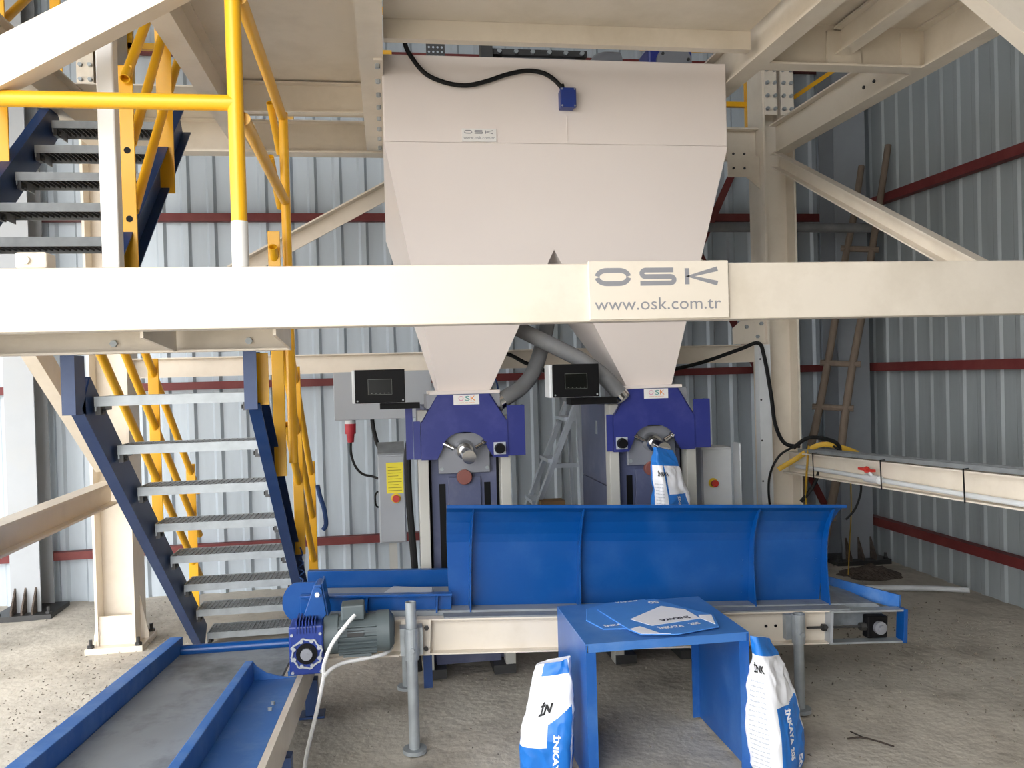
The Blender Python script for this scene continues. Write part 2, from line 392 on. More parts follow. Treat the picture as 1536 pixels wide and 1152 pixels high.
def brace(p0, p1, kind, label, cat='brace', w=0.1, h=0.1, up=(0, 0, 1), plates=()):
    t = thing('steel_brace', p0, label, cat, 'braces of the platform frame')
    mb = MB()
    if kind == 'box': mb.bar(p0, p1, w, h, up)
    elif kind == 'chan': mb.chan(p0, p1, h, w, up=up)
    elif kind == 'ibeam': mb.ibeam(p0, p1, h, w, up=up)
    else: mb.angle(p0, p1, w, up=up)
    mb.build('member', 'cream', t)
    for (c, s) in plates:
        pl = MB().box(c[0]-s[0], c[0]+s[0], c[1]-s[1], c[1]+s[1], c[2]-s[2], c[2]+s[2]).build('gusset_plate', 'cream', t)
        b = MB()
        for dy in (-0.5, 0.5): b.bolt((c[0] + s[0], c[1] + dy*s[1], c[2]), (1, 0, 0), 0.013, 0.012)
        b.build('bolt_row', 'galv', pl)
    return t
brace((-1.68, 2.86, 2.375), (-0.45, 2.86, 3.08), 'box', 'broad cream knee brace crossing the top left corner in front of the stair', w=0.08, h=0.135)
brace((3.02, 2.86, 2.49), (2.2, 2.86, 3.1), 'box', 'cream knee brace tip in the top right corner', w=0.08, h=0.12)
brace((2.72, 5.4, 3.06), (2.72, 3.3, 1.98), 'chan', 'cream diagonal brace falling forward from the right column head', w=0.06, h=0.1)
brace((-1.72, 5.49, 1.165), (-1.72, 4.3, 1.98), 'chan', 'cream diagonal brace rising from the left column', w=0.07, h=0.13, plates=[((-1.6, 5.42, 1.12), (0.006, 0.06, 0.12))])
brace((-1.72, 5.49, 0.98), (-1.72, 3.17, 0.98), 'ibeam', 'cream horizontal tie beam running forward from the left column', cat='beam', w=0.1, h=0.14)
# right-hand tie beam with cable tray and pipe
t = thing('tie_beam', (2.75, 4.3, 0.9), 'long pale channel beam running forward from the right column', 'beam', 'braces of the platform frame')
MB().chan((2.79, 5.5, 0.975), (2.79, 2.9, 1.075), 0.15, 0.06, side=1).build('member', 'cream', t)
b = MB()
for y in (5.05, 4.3, 3.62):
    zz = 0.975 + (5.5 - y) * 0.0385
    b.tube([(2.72, y, zz - 0.08), (2.715, y, zz + 0.085), (2.8, y, zz + 0.09)], 0.004, 6, sub=1)
b.build('cable_tie', 'black', t)
t = thing('cable_tray', (2.78, 4.2, 1.06), 'dark perforated cable tray lying along the pale tie beam', 'cable tray')
tr = MB()
def trz(y): return 1.056 + (5.5 - y) * 0.0385
for x in (2.745, 2.835): tr.bar((x, 5.3, trz(5.3) + 0.012), (x, 2.95, trz(2.95) + 0.012), 0.004, 0.024)
tr.build('side_rail', 'galv_dull', t)
for i in range(46):
    y = 5.28 - i * 0.05
    r = MB().box(2.743, 2.837, y - 0.012, y + 0.012, trz(y), trz(y) + 0.004)
    if i == 0: r0 = r.build('rung', 'galv_dull', t)
    else: share(r0, t, (0, -i * 0.05, i * 0.05 * 0.0385))
t = thing('water_pipe', (2.72, 4.4, 0.97), 'white plastic pipe with a red valve along the tie beam', 'pipe')
MB().tube([(2.755, 5.35, 0.96), (2.755, 4.9, 0.975), (2.755, 4.4, 0.985), (2.755, 3.7, 1.0), (2.755, 2.95, 1.02)], 0.014, 10).build('pipe_run', 'plastic_white', t, smooth=True)
MB().cyl((2.75, 4.5, 0.983), (2.75, 4.36, 0.986), 0.024, 12).cyl((2.745, 4.43, 1.0), (2.725, 4.43, 1.03), 0.012, 10).build('valve_body', 'plastic_white', t, smooth=True)
MB().bar((2.712, 4.5, 1.04), (2.712, 4.36, 1.04), 0.025, 0.014).ball((2.712, 4.43, 1.04), 0.02).build('valve_handle', 'red', t)
# trunking on the right column
t = thing('cable_trunking', (2.58, 5.44, 0), 'white vertical cable trunking on the left side of the right column', 'trunking')
MB().box(2.535, 2.61, 5.42, 5.49, 0.0, 1.8).build('duct', 'plastic_white', t, bevel=0.004)
MB().box(2.53, 2.615, 5.41, 5.42, 0.0, 1.8).build('duct_cover', 'plastic_white', t)
b = MB()
for k in range(6): b.bolt((2.54, 5.41, 0.3 + k*0.28), (0, -1, 0), 0.007, 0.004)
b.build('screw', 'steel_dark', t)

# rear cross beam behind the machines
t = thing('cross_beam', (0.5, 5.5, 1.68), 'cream cross beam spanning between the columns behind the machines', 'beam')
MB().chan((-1.6, 5.6, 1.745), (2.64, 5.6, 1.745), 0.125, 0.06, side=1).build('member', 'cream', t)
MB().prism([(2.4, 5.53, 1.81), (2.64, 5.53, 1.81), (2.64, 5.53, 2.06), (2.56, 5.53, 2.06), (2.4, 5.53, 1.92)], (0, 0.01, 0)).build('gusset', 'cream', t)
bolts(t, 'galv', [(x, 5.53, z) for x, z in ((2.5, 1.93), (2.58, 1.86), (2.61, 1.95), (2.61, 2.03))], (0, -1, 0), 0.014, 0.012)
t = thing('steel_brace', (-0.5, 5.55, 2.4), 'cream diagonal brace running up to the left flank of the hopper', 'brace', 'braces of the platform frame')
MB().angle((-0.98, 5.6, 2.38), (0.35, 5.6, 3.1), 0.1, 0.01, up=(0, -1, 0)).build('member', 'cream', t)
t = thing('steel_brace', (2.2, 5.6, 1.9), 'cream diagonal brace bolted to the left of the right column above the cross beam', 'brace', 'braces of the platform frame')
MB().angle((2.56, 5.62, 1.95), (1.6, 5.62, 2.9), 0.09, 0.01, up=(0, -1, 0)).build('member', 'cream', t)

# ================================================================== FRONT BEAM AND LANDING
fb = thing('front_beam', (0.5, 2.86, 1.82), 'long cream box beam across the whole foreground', 'beam')
MB().box(-1.86, 3.26, 2.8, 2.9, 1.82, 2.02).build('member', 'cream', fb, bevel=0.005)
MB().box(-1.14, -1.045, 2.81, 2.89, 2.02, 2.072).build('lug', 'cream', fb, bevel=0.008)
MB().bolt((-1.105, 2.81, 2.045), (0, -1, 0), 0.014, 0.012).build('bolt', 'cream', fb)
ld = thing('stair_landing', (-1.1, 3.1, 1.77), 'cream stair landing framed with channel just behind the long beam', 'landing')
MB().chan((-1.6, 3.4, 1.848), (-0.37, 3.4, 1.848), 0.165, 0.06, side=1).build('rear_channel', 'cream', ld)
MB().box(-1.6, -0.37, 2.9, 3.42, 1.935, 1.942).build('deck_plate', 'galv_dull', ld)
for x in (-0.8, -0.375):
    MB().prism([(x, 3.34, 1.768), (x, 3.34, 1.93), (x, 2.902, 1.93), (x, 2.902, 1.8)], (0.01, 0, 0)).build('stiffener', 'cream', ld)
for x in (-1.03, -0.53):
    MB().bolt((x, 3.392, 1.805), (0, -1, 0), 0.014, 0.014).build('bolt', 'galv', ld)
MB().box(-1.6, -1.53, 2.9, 3.34, 1.77, 1.93).build('side_channel', 'cream', ld)
wp = thing('square_post', (-0.935, 3.1, 1.942), 'white square post standing on the landing between the stairs', 'post')
MB().box(-0.964, -0.906, 3.07, 3.13, 1.942, 3.32).build('tube', 'white_paint', wp, bevel=0.006)
MB().box(-0.985, -0.885, 3.05, 3.15, 1.942, 1.95).build('foot_plate', 'white_paint', wp)

# name plates
def osk(mb, x0, z0, w, h, y, mi=0):
    """wide stencil letters O S K in the XZ plane facing -Y; x0,z0 lower left"""
    lw = w * 0.285; gp = (w - 3 * lw) / 2; t = h * 0.27
    def stroke(pts):
        P_ = [Vector(p) for p in pts]; n_ = len(P_); lft = []; rgt = []
        for i in range(n_):
            d0 = (P_[i] - P_[i-1]).normalized() if i else (P_[1] - P_[0]).normalized()
            d1 = (P_[i+1] - P_[i]).normalized() if i < n_ - 1 else d0
            q = (d0 + d1).normalized(); nn = Vector((-q.y, q.x)); k = (t/2) / max(0.5, nn.dot(Vector((-d0.y, d0.x))))
            lft.append(P_[i] + nn * k); rgt.append(P_[i] - nn * k)
        mb.add([(p.x, y, p.y) for p in lft + rgt], [(i, i+1, n_+i+1, n_+i) for i in range(n_-1)], mi)
    def arc(cx, cz, rx, rz, a0, a1, k=7): return [(cx + rx*math.cos(math.radians(a0 + (a1-a0)*i/k)), cz + rz*math.sin(math.radians(a0 + (a1-a0)*i/k))) for i in range(k+1)]
    X = x0; r = h * 0.3; zt = z0 + h - t/2; zb = z0 + t/2; zm = z0 + h/2
    xl = X + t/2; xr = X + lw - t/2
    rx = 0.26*lw; rz = h/2 - t/2
    stroke(arc(xl + rx, zm, rx, rz, 174, 90) + arc(xr - rx, zm, rx, rz, 90, 6))
    stroke(arc(xl + rx, zm, rx, rz, 186, 270) + arc(xr - rx, zm, rx, rz, 270, 354))
    X = x0 + lw + gp; xl = X + t/2; xr = X + lw - t/2; q = (h/2 - t/2) / 2
    stroke([(xr, zt)] + arc(xl + q, zm + q, q*1.2, q, 90, 270) + arc(xr - q, zm - q, q*1.2, q, 90, -90) + [(xl - t/2, zb)])
    X = x0 + 2 * (lw + gp); xl = X + t/2; xr = X + lw - t/2
    stroke([(xl, zt + t/3), (xl, zb - t/3)])
    stroke([(xr, zt + t/6), (xl + t*0.7, zm), (xr, zb - t/6)])
sp = thing('name_plate', (0.945, 2.795, 1.827), 'large cream name plate reading OSK on the long beam', 'sign')
MB().box(0.694, 1.197, 2.785, 2.799, 1.825, 2.026).build('plate', 'cream', sp, bevel=0.002)
L = MB(); osk(L, 0.715, 1.94, 0.45, 0.062, 2.7845); L.build('logo_letters', 'letter_grey', sp)
L = MB(); put_text(L, 'www.osk.com.tr', 0.455, (0.712, 2.785, 1.857), (1, 0, 0), (0, 0, 1), (0, -1, 0), h=0.042); L.build('web_address', 'letter_grey', sp)

# ================================================================== STAIRS
def stair(name, xl, xr, steps, label, grate_mat, frame_mat, s0, s1, depth=0.2, stringer_h=0.165, hang=1):
    t = thing(name, ((xl+xr)/2, s0[0], 0 if s0[1] > s1[1] else s0[1]), label, 'staircase')
    for s, x in ((-1, xl - 0.012), (1, xr + 0.012)):
        k0 = 0.06 if s0[1] > s1[1] else 0.0
        mb = MB(); mb.chan((x, s0[0] + k0 * (s1[0] - s0[0]), s0[1] + k0 * (s1[1] - s0[1])), (x, s1[0], s1[1]), stringer_h, 0.05, 0.007, side=s if s0[0] < s1[0] else -s)
        st_ = mb.build('stringer', 'stair_blue', t)
        if s0[1] > s1[1]: MB().chan((x, s0[0] + 0.062, s0[1] - 0.185), (x, s0[0] + 0.062, s0[1] + 0.045), 0.11, 0.05, 0.007, up=(0, 1, 0), side=-s).build('stringer_head', 'stair_blue', st_)
    w = xr - xl - 0.004; xc = (xl+xr)/2
    fr = MB()
    for y in (0, depth): fr.box(-w/2, w/2, y - 0.0025, y + 0.0025, -0.04, 0)
    for x in (-w/2 + 0.003, w/2 - 0.003): fr.box(x - 0.003, x + 0.003, 0.003, depth - 0.003, -0.06, 0)
    gr = MB(); n = int(w / 0.024)
    for i in range(1, n): x = -w/2 + i * w / n; gr.box(x - 0.0015, x + 0.0015, 0.003, depth - 0.003, -0.03, -0.001)
    for j in range(1, 6): y = j * depth / 6; gr.box(-w/2 + 0.004, w/2 - 0.004, y - 0.003, y + 0.003, -0.008, -0.001)
    bks = [MB().box(s*w/2 - 0.02 if s > 0 else -w/2, s*w/2 if s > 0 else -w/2 + 0.02, 0.01, 0.07, -0.075, -0.04).bolt((s*(w/2 - 0.02), 0.04, -0.06), (-s, 0, 0), 0.01, 0.01) for s in (-1, 1)]
    f0 = None
    for (y, z) in steps:
        if f0 is None:
            f0 = fr.build('tread', frame_mat, t, local=True); g0 = gr.build('grating', grate_mat, f0, local=True); b0 = [bk.build('bracket', 'steel_dark', f0, local=True) for bk in bks]; f = f0
        else:
            f = share(f0, t); share(g0, f); [share(q, f) for q in b0]
        f.location = (0, y - t.location.y, z - t.location.z)
    return t
lower = [(3.57 + 0.272*k, 1.602 - 0.2195*k) for k in range(8)]
stair('lower_staircase', -1.17, -0.57, lower, 'lower blue-sided stair with galvanised grating treads going down to the floor', 'galv_dull', 'galv', (3.4, 1.72), (5.5, 0.03))
upper = [(3.56 + 0.232*k, 2.09 + 0.192*k) for k in range(6)]
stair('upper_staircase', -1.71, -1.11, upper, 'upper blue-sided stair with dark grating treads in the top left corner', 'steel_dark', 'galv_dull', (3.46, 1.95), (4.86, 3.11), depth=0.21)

# handrails
def rails(t, X, ya, yb, zf, offs, r=0.02, ext=None):
    for k, o in enumerate(offs):
        a = ya if ext is None else ya + ext[k]
        MB().pipe((X, a, zf(a) + o), (X, yb, zf(yb) + o), r).build('rail', 'yellow', t, smooth=True)
def flat_post(t, X, y, z0, z1, w=0.055, holes=(), name='post'):
    p = MB().box(X - w/2, X + w/2, y - 0.005, y + 0.005, z0, z1).build(name, 'yellow', t, bevel=0.002)
    for z in holes:
        MB().cyl((X, y - 0.0065, z), (X, y - 0.0045, z), 0.014, 14).build('hole', 'black', p)
zl = lambda y: 1.6 - 0.79 * (y - 3.57)
zu = lambda y: 2.48 + 0.83 * (y - 4.02)
hr = thing('stair_handrail', (-0.5, 4.7, 0.0), 'yellow handrail on the right side of the lower stair', 'handrail', 'yellow stair handrails')
rails(hr, -0.5, 3.95, 5.62, zl, (0.96, 0.68, 0.4), ext=(0, 0.05, 0.35))
for y, a, b in ((3.97, 1.2, 2.34), (4.7, 0.68, 1.72), (5.45, 0.1, 1.12)): flat_post(hr, -0.5, y + 0.03, a, b)
MB().box(-0.53, -0.475, 3.5, 3.506, 1.55, 1.76).build('post', 'yellow', hr)
hr = thing('stair_handrail', (-1.22, 4.7, 0.0), 'yellow handrail on the left side of the lower stair', 'handrail', 'yellow stair handrails')
rails(hr, -1.225, 4.1, 5.62, zl, (0.96, 0.68, 0.4), ext=(0, 0, -0.35))
for y, a, b in ((4.63, 0.72, 1.78), (5.4, 0.12, 1.14)): flat_post(hr, -1.225, y + 0.03, a, b)
hr = thing('stair_handrail', (-1.06, 4.2, 2.0), 'yellow handrail on the right side of the upper stair', 'handrail', 'yellow stair handrails')
for a, c in (((3.71, 2.93), (4.3, 3.56)), ((3.78, 2.68), (4.385, 3.4)), ((3.78, 2.39), (4.75, 3.45))):
    MB().pipe((-1.05, a[0], a[1]), (-1.05, c[0], c[1]), 0.021).build('rail', 'yellow', hr, smooth=True)
flat_post(hr, -1.06, 3.752, 2.0, 3.0, 0.06, holes=(2.64, 2.35)); flat_post(hr, -1.06, 4.4, 2.6, 3.85, 0.075)
hr = thing('stair_handrail', (-1.76, 4.2, 2.0), 'yellow handrail on the left side of the upper stair', 'handrail', 'yellow stair handrails')
rails(hr, -1.765, 3.95, 4.95, zu, (0.95, 0.67, 0.36))
flat_post(hr, -1.77, 4.26, 2.6, 3.75, 0.075); flat_post(hr, -1.77, 5.0, 3.2, 4.2, 0.055)
# landing guard rail
gr = thing('guard_rail', (-0.466, 2.86, 2.02), 'bright yellow pipe guard rail on the landing beside the long beam', 'guard rail')
MB().cyl((-0.466, 2.86, 2.16), (-0.466, 2.86, 3.5), 0.026, 18).build('post', 'yellow', gr, smooth=True)
MB().cyl((-0.466, 2.86, 2.02), (-0.466, 2.86, 2.175), 0.0275, 18).build('sleeve', 'white_paint', gr, smooth=True)
MB().cyl((-1.9, 2.86, 2.565), (-0.47, 2.86, 2.565), 0.026, 18).build('rail', 'yellow', gr, smooth=True)
MB().cyl((-0.445, 2.88, 2.92), (-0.455, 4.1, 2.9), 0.022, 14).build('rail', 'yellow', gr, smooth=True)
MB().cyl((-0.445, 2.88, 2.52), (-0.455, 4.1, 2.5), 0.022, 14).build('rail', 'yellow', gr, smooth=True)
MB().cyl((-0.452, 4.1, 1.25), (-0.452, 4.1, 2.92), 0.022, 14).build('post', 'yellow', gr, smooth=True)
MB().pipe((-0.508, 4.08, 2.96), (-0.495, 4.3, 2.78), 0.018).build('pipe_stub', 'yellow', gr, smooth=True)
MB().pipe((-0.508, 4.02, 2.69), (-0.495, 4.25, 2.5), 0.018).build('pipe_stub', 'yellow', gr, smooth=True)
# platform rails seen above the deck
gr = thing('platform_rail', (-1.2, 5.7, 3.36), 'yellow rail on the far edge of the platform, behind the upper stair', 'guard rail')
for z in (3.9, 4.2): MB().bar((-1.64, 5.9, z), (0.1, 5.9, z), 0.04, 0.04).build('rail', 'yellow', gr)
for x in (-1.63, -0.6): MB().box(x - 0.02, x + 0.02, 5.88, 5.92, 3.3, 4.35).build('post', 'yellow', gr)
gr = thing('platform_rail', (2.7, 5.9, 3.36), 'yellow rail on the platform beside the head of the right column', 'guard rail')
for z in (3.6, 4.0): MB().bar((1.9, 5.9, z), (2.72, 5.9, z), 0.035, 0.035).build('rail', 'yellow', gr)
for x in (2.72, 3.05): MB().box(x - 0.02, x + 0.02, 5.88, 5.92, 3.3, 4.2).build('post', 'yellow', gr)
MB().bar((3.05, 5.9, 3.64), (3.5, 5.9, 3.93), 0.03, 0.03).build('strut', 'yellow', gr)

# ================================================================== HOPPER
hp = thing('hopper', (0.89, 4.7, 1.555), 'large cream twin-outlet hopper hanging above the packing machines', 'hopper')
X0, X1, XC = 0.02, 1.775, 0.885; YA, YE = 4.1, 5.3; ZTOP, ZM, ZN, ZO = 3.215, 2.79, 2.29, 1.56
MB().box(X0, X1, YA, YE, ZM, ZTOP).build('upper_box', 'hopper_cream', hp, bevel=0.006)
def leg(xa, xc, oa, ob, name='outlet_cone'):
    s = 1 if xc > xa else -1
    yf = 4.55; yr = 4.82; fn = (ZM - ZN) / (ZM - ZO); yn = YA + (yf - YA) * fn; yrn = YE + (yr - YE) * fn
    vs = [(xa, YA, ZM), (xc, YA, ZM), (xc, yn, ZN), (ob, yf, ZO), (oa, yf, ZO),
          (xa, YE, ZM - 0.29), (xc, YE, ZM), (xc, yrn, ZN), (ob, yr, ZO), (oa, yr, ZO), (xa, YE, ZM)]
    fs = [(0, 1, 2), (0, 2, 3), (0, 3, 4), (0, 4, 9, 5), (0, 5, 10), (1, 6, 7, 2), (2, 7, 8, 3), (4, 3, 8, 9), (10, 5, 9), (10, 9, 8), (10, 8, 7), (10, 7, 6), (0, 10, 6, 1)]
    return MB().add(vs, fs).build(name, 'hopper_cream', hp)
leg(X0, XC, 0.275, 0.56); leg(X1, XC, 1.60, 1.335)
for a, b in ((0.255, 0.58), (1.315, 1.62)):
    MB().box(a - 0.03, b + 0.03, 4.52, 4.85, 1.545, 1.562).build('outlet_flange', 'hopper_cream', hp)
MB().bar((X0 + 0.03, YA - 0.001, ZM + 0.003), (X1 - 0.03, YA - 0.001, ZM + 0.003), 0.004, 0.004).bar((0.93, YA - 0.001, ZM), (0.93, YA - 0.001, ZM + 0.14), 0.004, 0.004, up=(0, 1, 0)).build('weld_seam', 'hopper_cream', hp, bevel=0.001)
# small plate on the hopper
sp = thing('name_plate', (0.485, 4.09, 2.79), 'small pale name plate reading OSK on the hopper front', 'sign')
MB().box(0.4, 0.57, 4.09, 4.099, 2.795, 2.858).build('plate', 'white_paint', sp, bevel=0.001)
L = MB(); osk(L, 0.41, 2.832, 0.145, 0.018, 4.0894); L.build('logo_letters', 'letter_grey', sp)
L = MB(); put_text(L, 'www.osk.com.tr', 0.155, (0.407, 4.09, 2.806), (1, 0, 0), (0, 0, 1), (0, -1, 0), h=0.014); L.build('web_address', 'letter_grey', sp)
# junction box + cable
jb = thing('junction_box', (0.924, 4.08, 2.955), 'small blue junction box fixed to the hopper front', 'junction box')
MB().box(0.888, 0.962, 4.05, 4.099, 2.955, 3.047).build('housing', 'gear_blue', jb, bevel=0.006)
MB().box(0.885, 0.965, 4.028, 4.05, 2.952, 3.05).build('lid', 'gear_blue', jb, bevel=0.005)
b = MB()
for x in (0.893, 0.957):
    for z in (2.96, 3.042): b.bolt((x, 4.028, z), (0, -1, 0), 0.005, 0.002)
b.build('screw', 'galv', jb)
MB().cyl((0.905, 4.065, 3.045), (0.9, 4.065, 3.075), 0.013, 12).build('gland', 'black', jb)
cb = thing('cable', (0.5, 4.06, 3.06), 'thick black cable drooping across the hopper to the blue box', 'cable')
MB().tube([(0.125, 4.0, 3.4), (0.132, 4.05, 3.255), (0.171, 4.06, 3.176), (0.233, 4.065, 3.108), (0.329, 4.07, 3.071), (0.426, 4.07, 3.061), (0.524, 4.07, 3.083), (0.624, 4.07, 3.118), (0.724, 4.07, 3.14), (0.807, 4.07, 3.132), (0.863, 4.068, 3.1), (0.9, 4.065, 3.06)], 0.011, 10).build('sheath', 'rubber', cb, smooth=True)
# machinery standing on the hopper
t = thing('slide_gate', (0.85, 4.55, 3.2), 'dark bolted slide gate frame on top of the hopper', 'slide gate')
MB().box(0.6, 1.12, 4.4, 4.9, 3.345, 3.375).build('flange', 'steel_dark', t)
MB().box(0.66, 1.06, 4.43, 4.87, 3.216, 3.345).build('throat', 'machine_grey', t)
MB().box(0.54, 0.6, 4.36, 4.45, 3.216, 3.42).build('side_plate', 'steel_dark', t)
bolts(t, 'galv', [(0.64 + k*0.09, 4.4, 3.36) for k in range(6)], (0, -1, 0), 0.013, 0.015)
t = thing('dust_pipe', (1.28, 4.5, 3.2), 'grey pipe elbow on the hopper top beside the slide gate', 'pipe')
MB().tube([(1.2, 4.5, 3.216), (1.2, 4.5, 3.3), (1.23, 4.52, 3.36), (1.33, 4.55, 3.375)], 0.055, 14).build('elbow', 'machine_grey', t, smooth=True)
t = thing('gear_unit', (1.6, 4.5, 3.215), 'blue gear unit with a grey round flange on the hopper top', 'gearbox')
MB().box(1.47, 1.72, 4.42, 4.6, 3.215, 3.42).build('housing', 'machine_blue', t, bevel=0.01)
MB().cyl((1.61, 4.42, 3.33), (1.61, 4.4, 3.33), 0.1, 24).build('flange', 'machine_grey', t)
b = MB()
for k in range(8):
    a = k * math.pi / 4 + 0.2; b.bolt((1.61 + 0.08*math.cos(a), 4.4, 3.33 + 0.08*math.sin(a)), (0, -1, 0), 0.009, 0.008)
b.build('bolt_row', 'steel_dark', t)
t = thing('perforated_guard', (0.31, 4.6, 3.215), 'small dark perforated guard on the hopper top', 'guard')
g = MB().box(0.26, 0.36, 4.5, 4.51, 3.216, 3.5).build('plate', 'steel_dark', t)
mb = MB()
for i in range(4):
    for j in range(11): mb.cyl((0.275 + i*0.023, 4.4995, 3.235 + j*0.025), (0.275 + i*0.023, 4.4985, 3.235 + j*0.025), 0.006, 8)
mb.build('hole', 'sheet', g)

# ================================================================== PACKING MACHINES
def machine(cx, label, knob_side, wing_l):
    yf = 4.5
    t = thing('packing_machine', (cx, 4.85, 0), label, 'packing machine', 'blue packing machines under the hopper')
    def C(x, z): return (cx + x, yf, z)
    # arched front cover
    arch = [(0.155, 1.195), (0.125, 1.245)] + [(0.0 + 0.118*math.cos(a), 1.255 + 0.085*math.sin(a)) for a in [math.pi * k / 14 for k in range(1, 14)]] + [(-0.125, 1.245), (-0.15, 1.195)]
    outl = [(-0.23, 1.195), (-0.23, 1.4), (-0.14, 1.543), (0.145, 1.543), (0.23, 1.4), (0.23, 1.195)]
    # split into convex-ish strips so the arch stays open
    mb = MB(); n = len(arch)
    ol = []
    for (ax, az) in arch:
        if az < 1.2: ol.append((0.23 if ax > 0 else -0.23, 1.195)); continue
        d = Vector((ax, az - 1.255)).normalized(); best = None
        o2 = outl
        for i in range(len(o2) - 1):
            p = Vector(o2[i]); q = Vector(o2[i+1]); e = q - p; c0 = Vector((0, 1.255)) - p
            den = d.x * e.y - d.y * e.x
            if abs(den) < 1e-9: continue
            s_ = (-c0.x * e.y + c0.y * e.x) / den; u_ = (d.x * (-c0.y) - d.y * (-c0.x)) / den
            u_ = ((Vector((0, 1.255)) + d * s_) - p).dot(e) / e.dot(e)
            if s_ > 0 and -1e-6 <= u_ <= 1 + 1e-6 and (best is None or s_ < best): best = s_
        ol.append(tuple(Vector((0, 1.255)) + d * best))
    # insert the outline's own corners
    th = 0.012
    ring = [(a, o) for a, o in zip(arch, ol)]
    for i in range(n - 1):
        a0, o0 = ring[i]; a1, o1 = ring[i+1]
        mid = [c for c in outl[1:-1] if min(o0[0], o1[0]) - 1e-4 <= c[0] <= max(o0[0], o1[0]) + 1e-4 and min(o0[1], o1[1]) - 0.08 <= c[1] and (o1[0] - c[0]) * (o0[1] - c[1]) - (o0[0] - c[0]) * (o1[1] - c[1]) != 0]
        mid = sorted(mid, key=lambda c: -c[0])
        poly = [C(*a0), C(*o0)] + [C(*c) for c in mid] + [C(*o1), C(*a1)]
        mb.prism(poly, (0, th, 0))
    mb.build('front_cover', 'machine_blue', t)
    for s in (-1, 1):      # folded cover edges
        MB().prism([C(s*0.23, 1.195), C(s*0.23, 1.4), (cx + s*0.23, yf + 0.12, 1.4), (cx + s*0.23, yf + 0.12, 1.195)], (s*0.006, 0, 0)).build('cover_side', 'machine_blue', t)
        MB().prism([C(s*0.23, 1.4), C(s*0.142, 1.543), (cx + s*0.142, yf + 0.12, 1.543), (cx + s*0.23, yf + 0.12, 1.4)], (0, 0, -0.006)).build('cover_side', 'machine_blue', t)
    # maker's sticker
    st = MB().box(cx - 0.055, cx + 0.085, yf - 0.002, yf - 0.0005, 1.487, 1.541).build('sticker', 'white_paint', t)
    L = MB(); put_text(L, 'S', 0.025, (cx + 0.008, yf - 0.002, 1.508), (1, 0, 0), (0, 0, 1), (0, -1, 0), 0, h=0.026); put_text(L, 'K', 0.026, (cx + 0.038, yf - 0.002, 1.508), (1, 0, 0), (0, 0, 1), (0, -1, 0), 1, h=0.026); put_text(L, 'O', 0.028, (cx - 0.028, yf - 0.002, 1.508), (1, 0, 0), (0, 0, 1), (0, -1, 0), 2, h=0.026)
    put_text(L, 'www.osk.com.tr', 0.085, (cx - 0.025, yf - 0.002, 1.494), (1, 0, 0), (0, 0, 1), (0, -1, 0), 1, h=0.008)
    L.build('sticker_logo', ['teal', 'orange', 'pink'], st)
    # uprights
    for s in (-1, 1):
        MB().box(cx + s*0.225 - 0.028, cx + s*0.225 + 0.028, yf + 0.03, yf + 0.12, 0.0, 1.46 if s < 0 else 1.42).build('upright', 'post_grey', t, bevel=0.004)
    # body, front channel, slots
    MB().box(cx - 0.21, cx + 0.22, yf + 0.14, 5.3, 0.05, 1.47).build('cabinet', 'machine_grey_blue', t, bevel=0.006)
    MB().box(cx - 0.232, cx - 0.2105, yf + 0.16, 5.29, 0.985, 1.45).build('side_panel', 'machine_grey_blue', t, bevel=0.003)
    MB().box(cx - 0.232, cx - 0.2105, yf + 0.16, 5.29, 0.06, 0.98).build('side_panel', 'machine_grey_blue', t, bevel=0.003)
    MB().box(cx - 0.236, cx - 0.232, 4.88, 4.91, 1.27, 1.35).build('handle', 'galv', t)
    MB().box(cx - 0.18, cx + 0.18, yf + 0.1, yf + 0.139, 0.05, 1.19).build('front_channel', 'machine_grey_blue', t)
    sl = MB()
    for x0, x1, z0, z1 in ((-0.14, -0.105, 0.4, 1.05), (0.11, 0.145, 0.4, 1.05), (-0.025, 0.028, 0.8, 1.0)):
        sl.box(cx + x0, cx + x1, yf + 0.097, yf + 0.1, z0, z1)
    for s in (-1, 1): sl.box(cx + s*0.19 - 0.012, cx + s*0.19 + 0.012, yf + 0.12, yf + 0.135, 0.3, 1.19)
    sl.build('slot', 'black', t)
    MB().box(cx - 0.09, cx + 0.09, yf + 0.082, yf + 0.099, 0.5, 1.085).build('slide_plate', 'machine_grey_blue', t, bevel=0.003)
    pl = MB().box(cx - 0.142, cx + 0.142, yf + 0.06, yf + 0.08, 1.11, 1.33).build('spout_plate', 'machine_grey', t, bevel=0.003)
    b = MB()
    for x in (-0.125, 0.125): b.bolt((cx + x, yf + 0.06, 1.135), (0, -1, 0), 0.011, 0.008)
    b.build('bolt', 'galv', pl)
    MB().cyl((cx, yf + 0.06, 1.24), (cx, yf + 0.0, 1.235), 0.055, 20, 0.045).cyl((cx, yf + 0.0, 1.235), (cx + 0.01, yf - 0.12, 1.215), 0.032, 18).cyl((cx + 0.01, yf - 0.12, 1.215), (cx + 0.01, yf - 0.13, 1.214), 0.037, 18).build('spout', 'chrome', t, smooth=True)
    for s in (-1, 1):
        MB().cyl((cx + s*0.125, yf + 0.02, 1.285), (cx + s*0.06, yf + 0.01, 1.25), 0.013, 12).cyl((cx + s*0.125, yf + 0.02, 1.285), (cx + s*0.1, yf + 0.016, 1.272), 0.019, 12).build('clamp_cylinder', 'chrome', t, smooth=True)
    MB().cyl((cx - 0.003, yf + 0.08, 1.088), (cx - 0.003, yf + 0.045, 1.088), 0.042, 24).build('round_cap', 'rust_red', t, bevel=0.004)
    kx = knob_side * 0.19
    kp = MB().box(cx + kx - 0.033, cx + kx + 0.033, yf - 0.004, yf, 1.21, 1.277).build('knob_plate', 'aluminium', t)
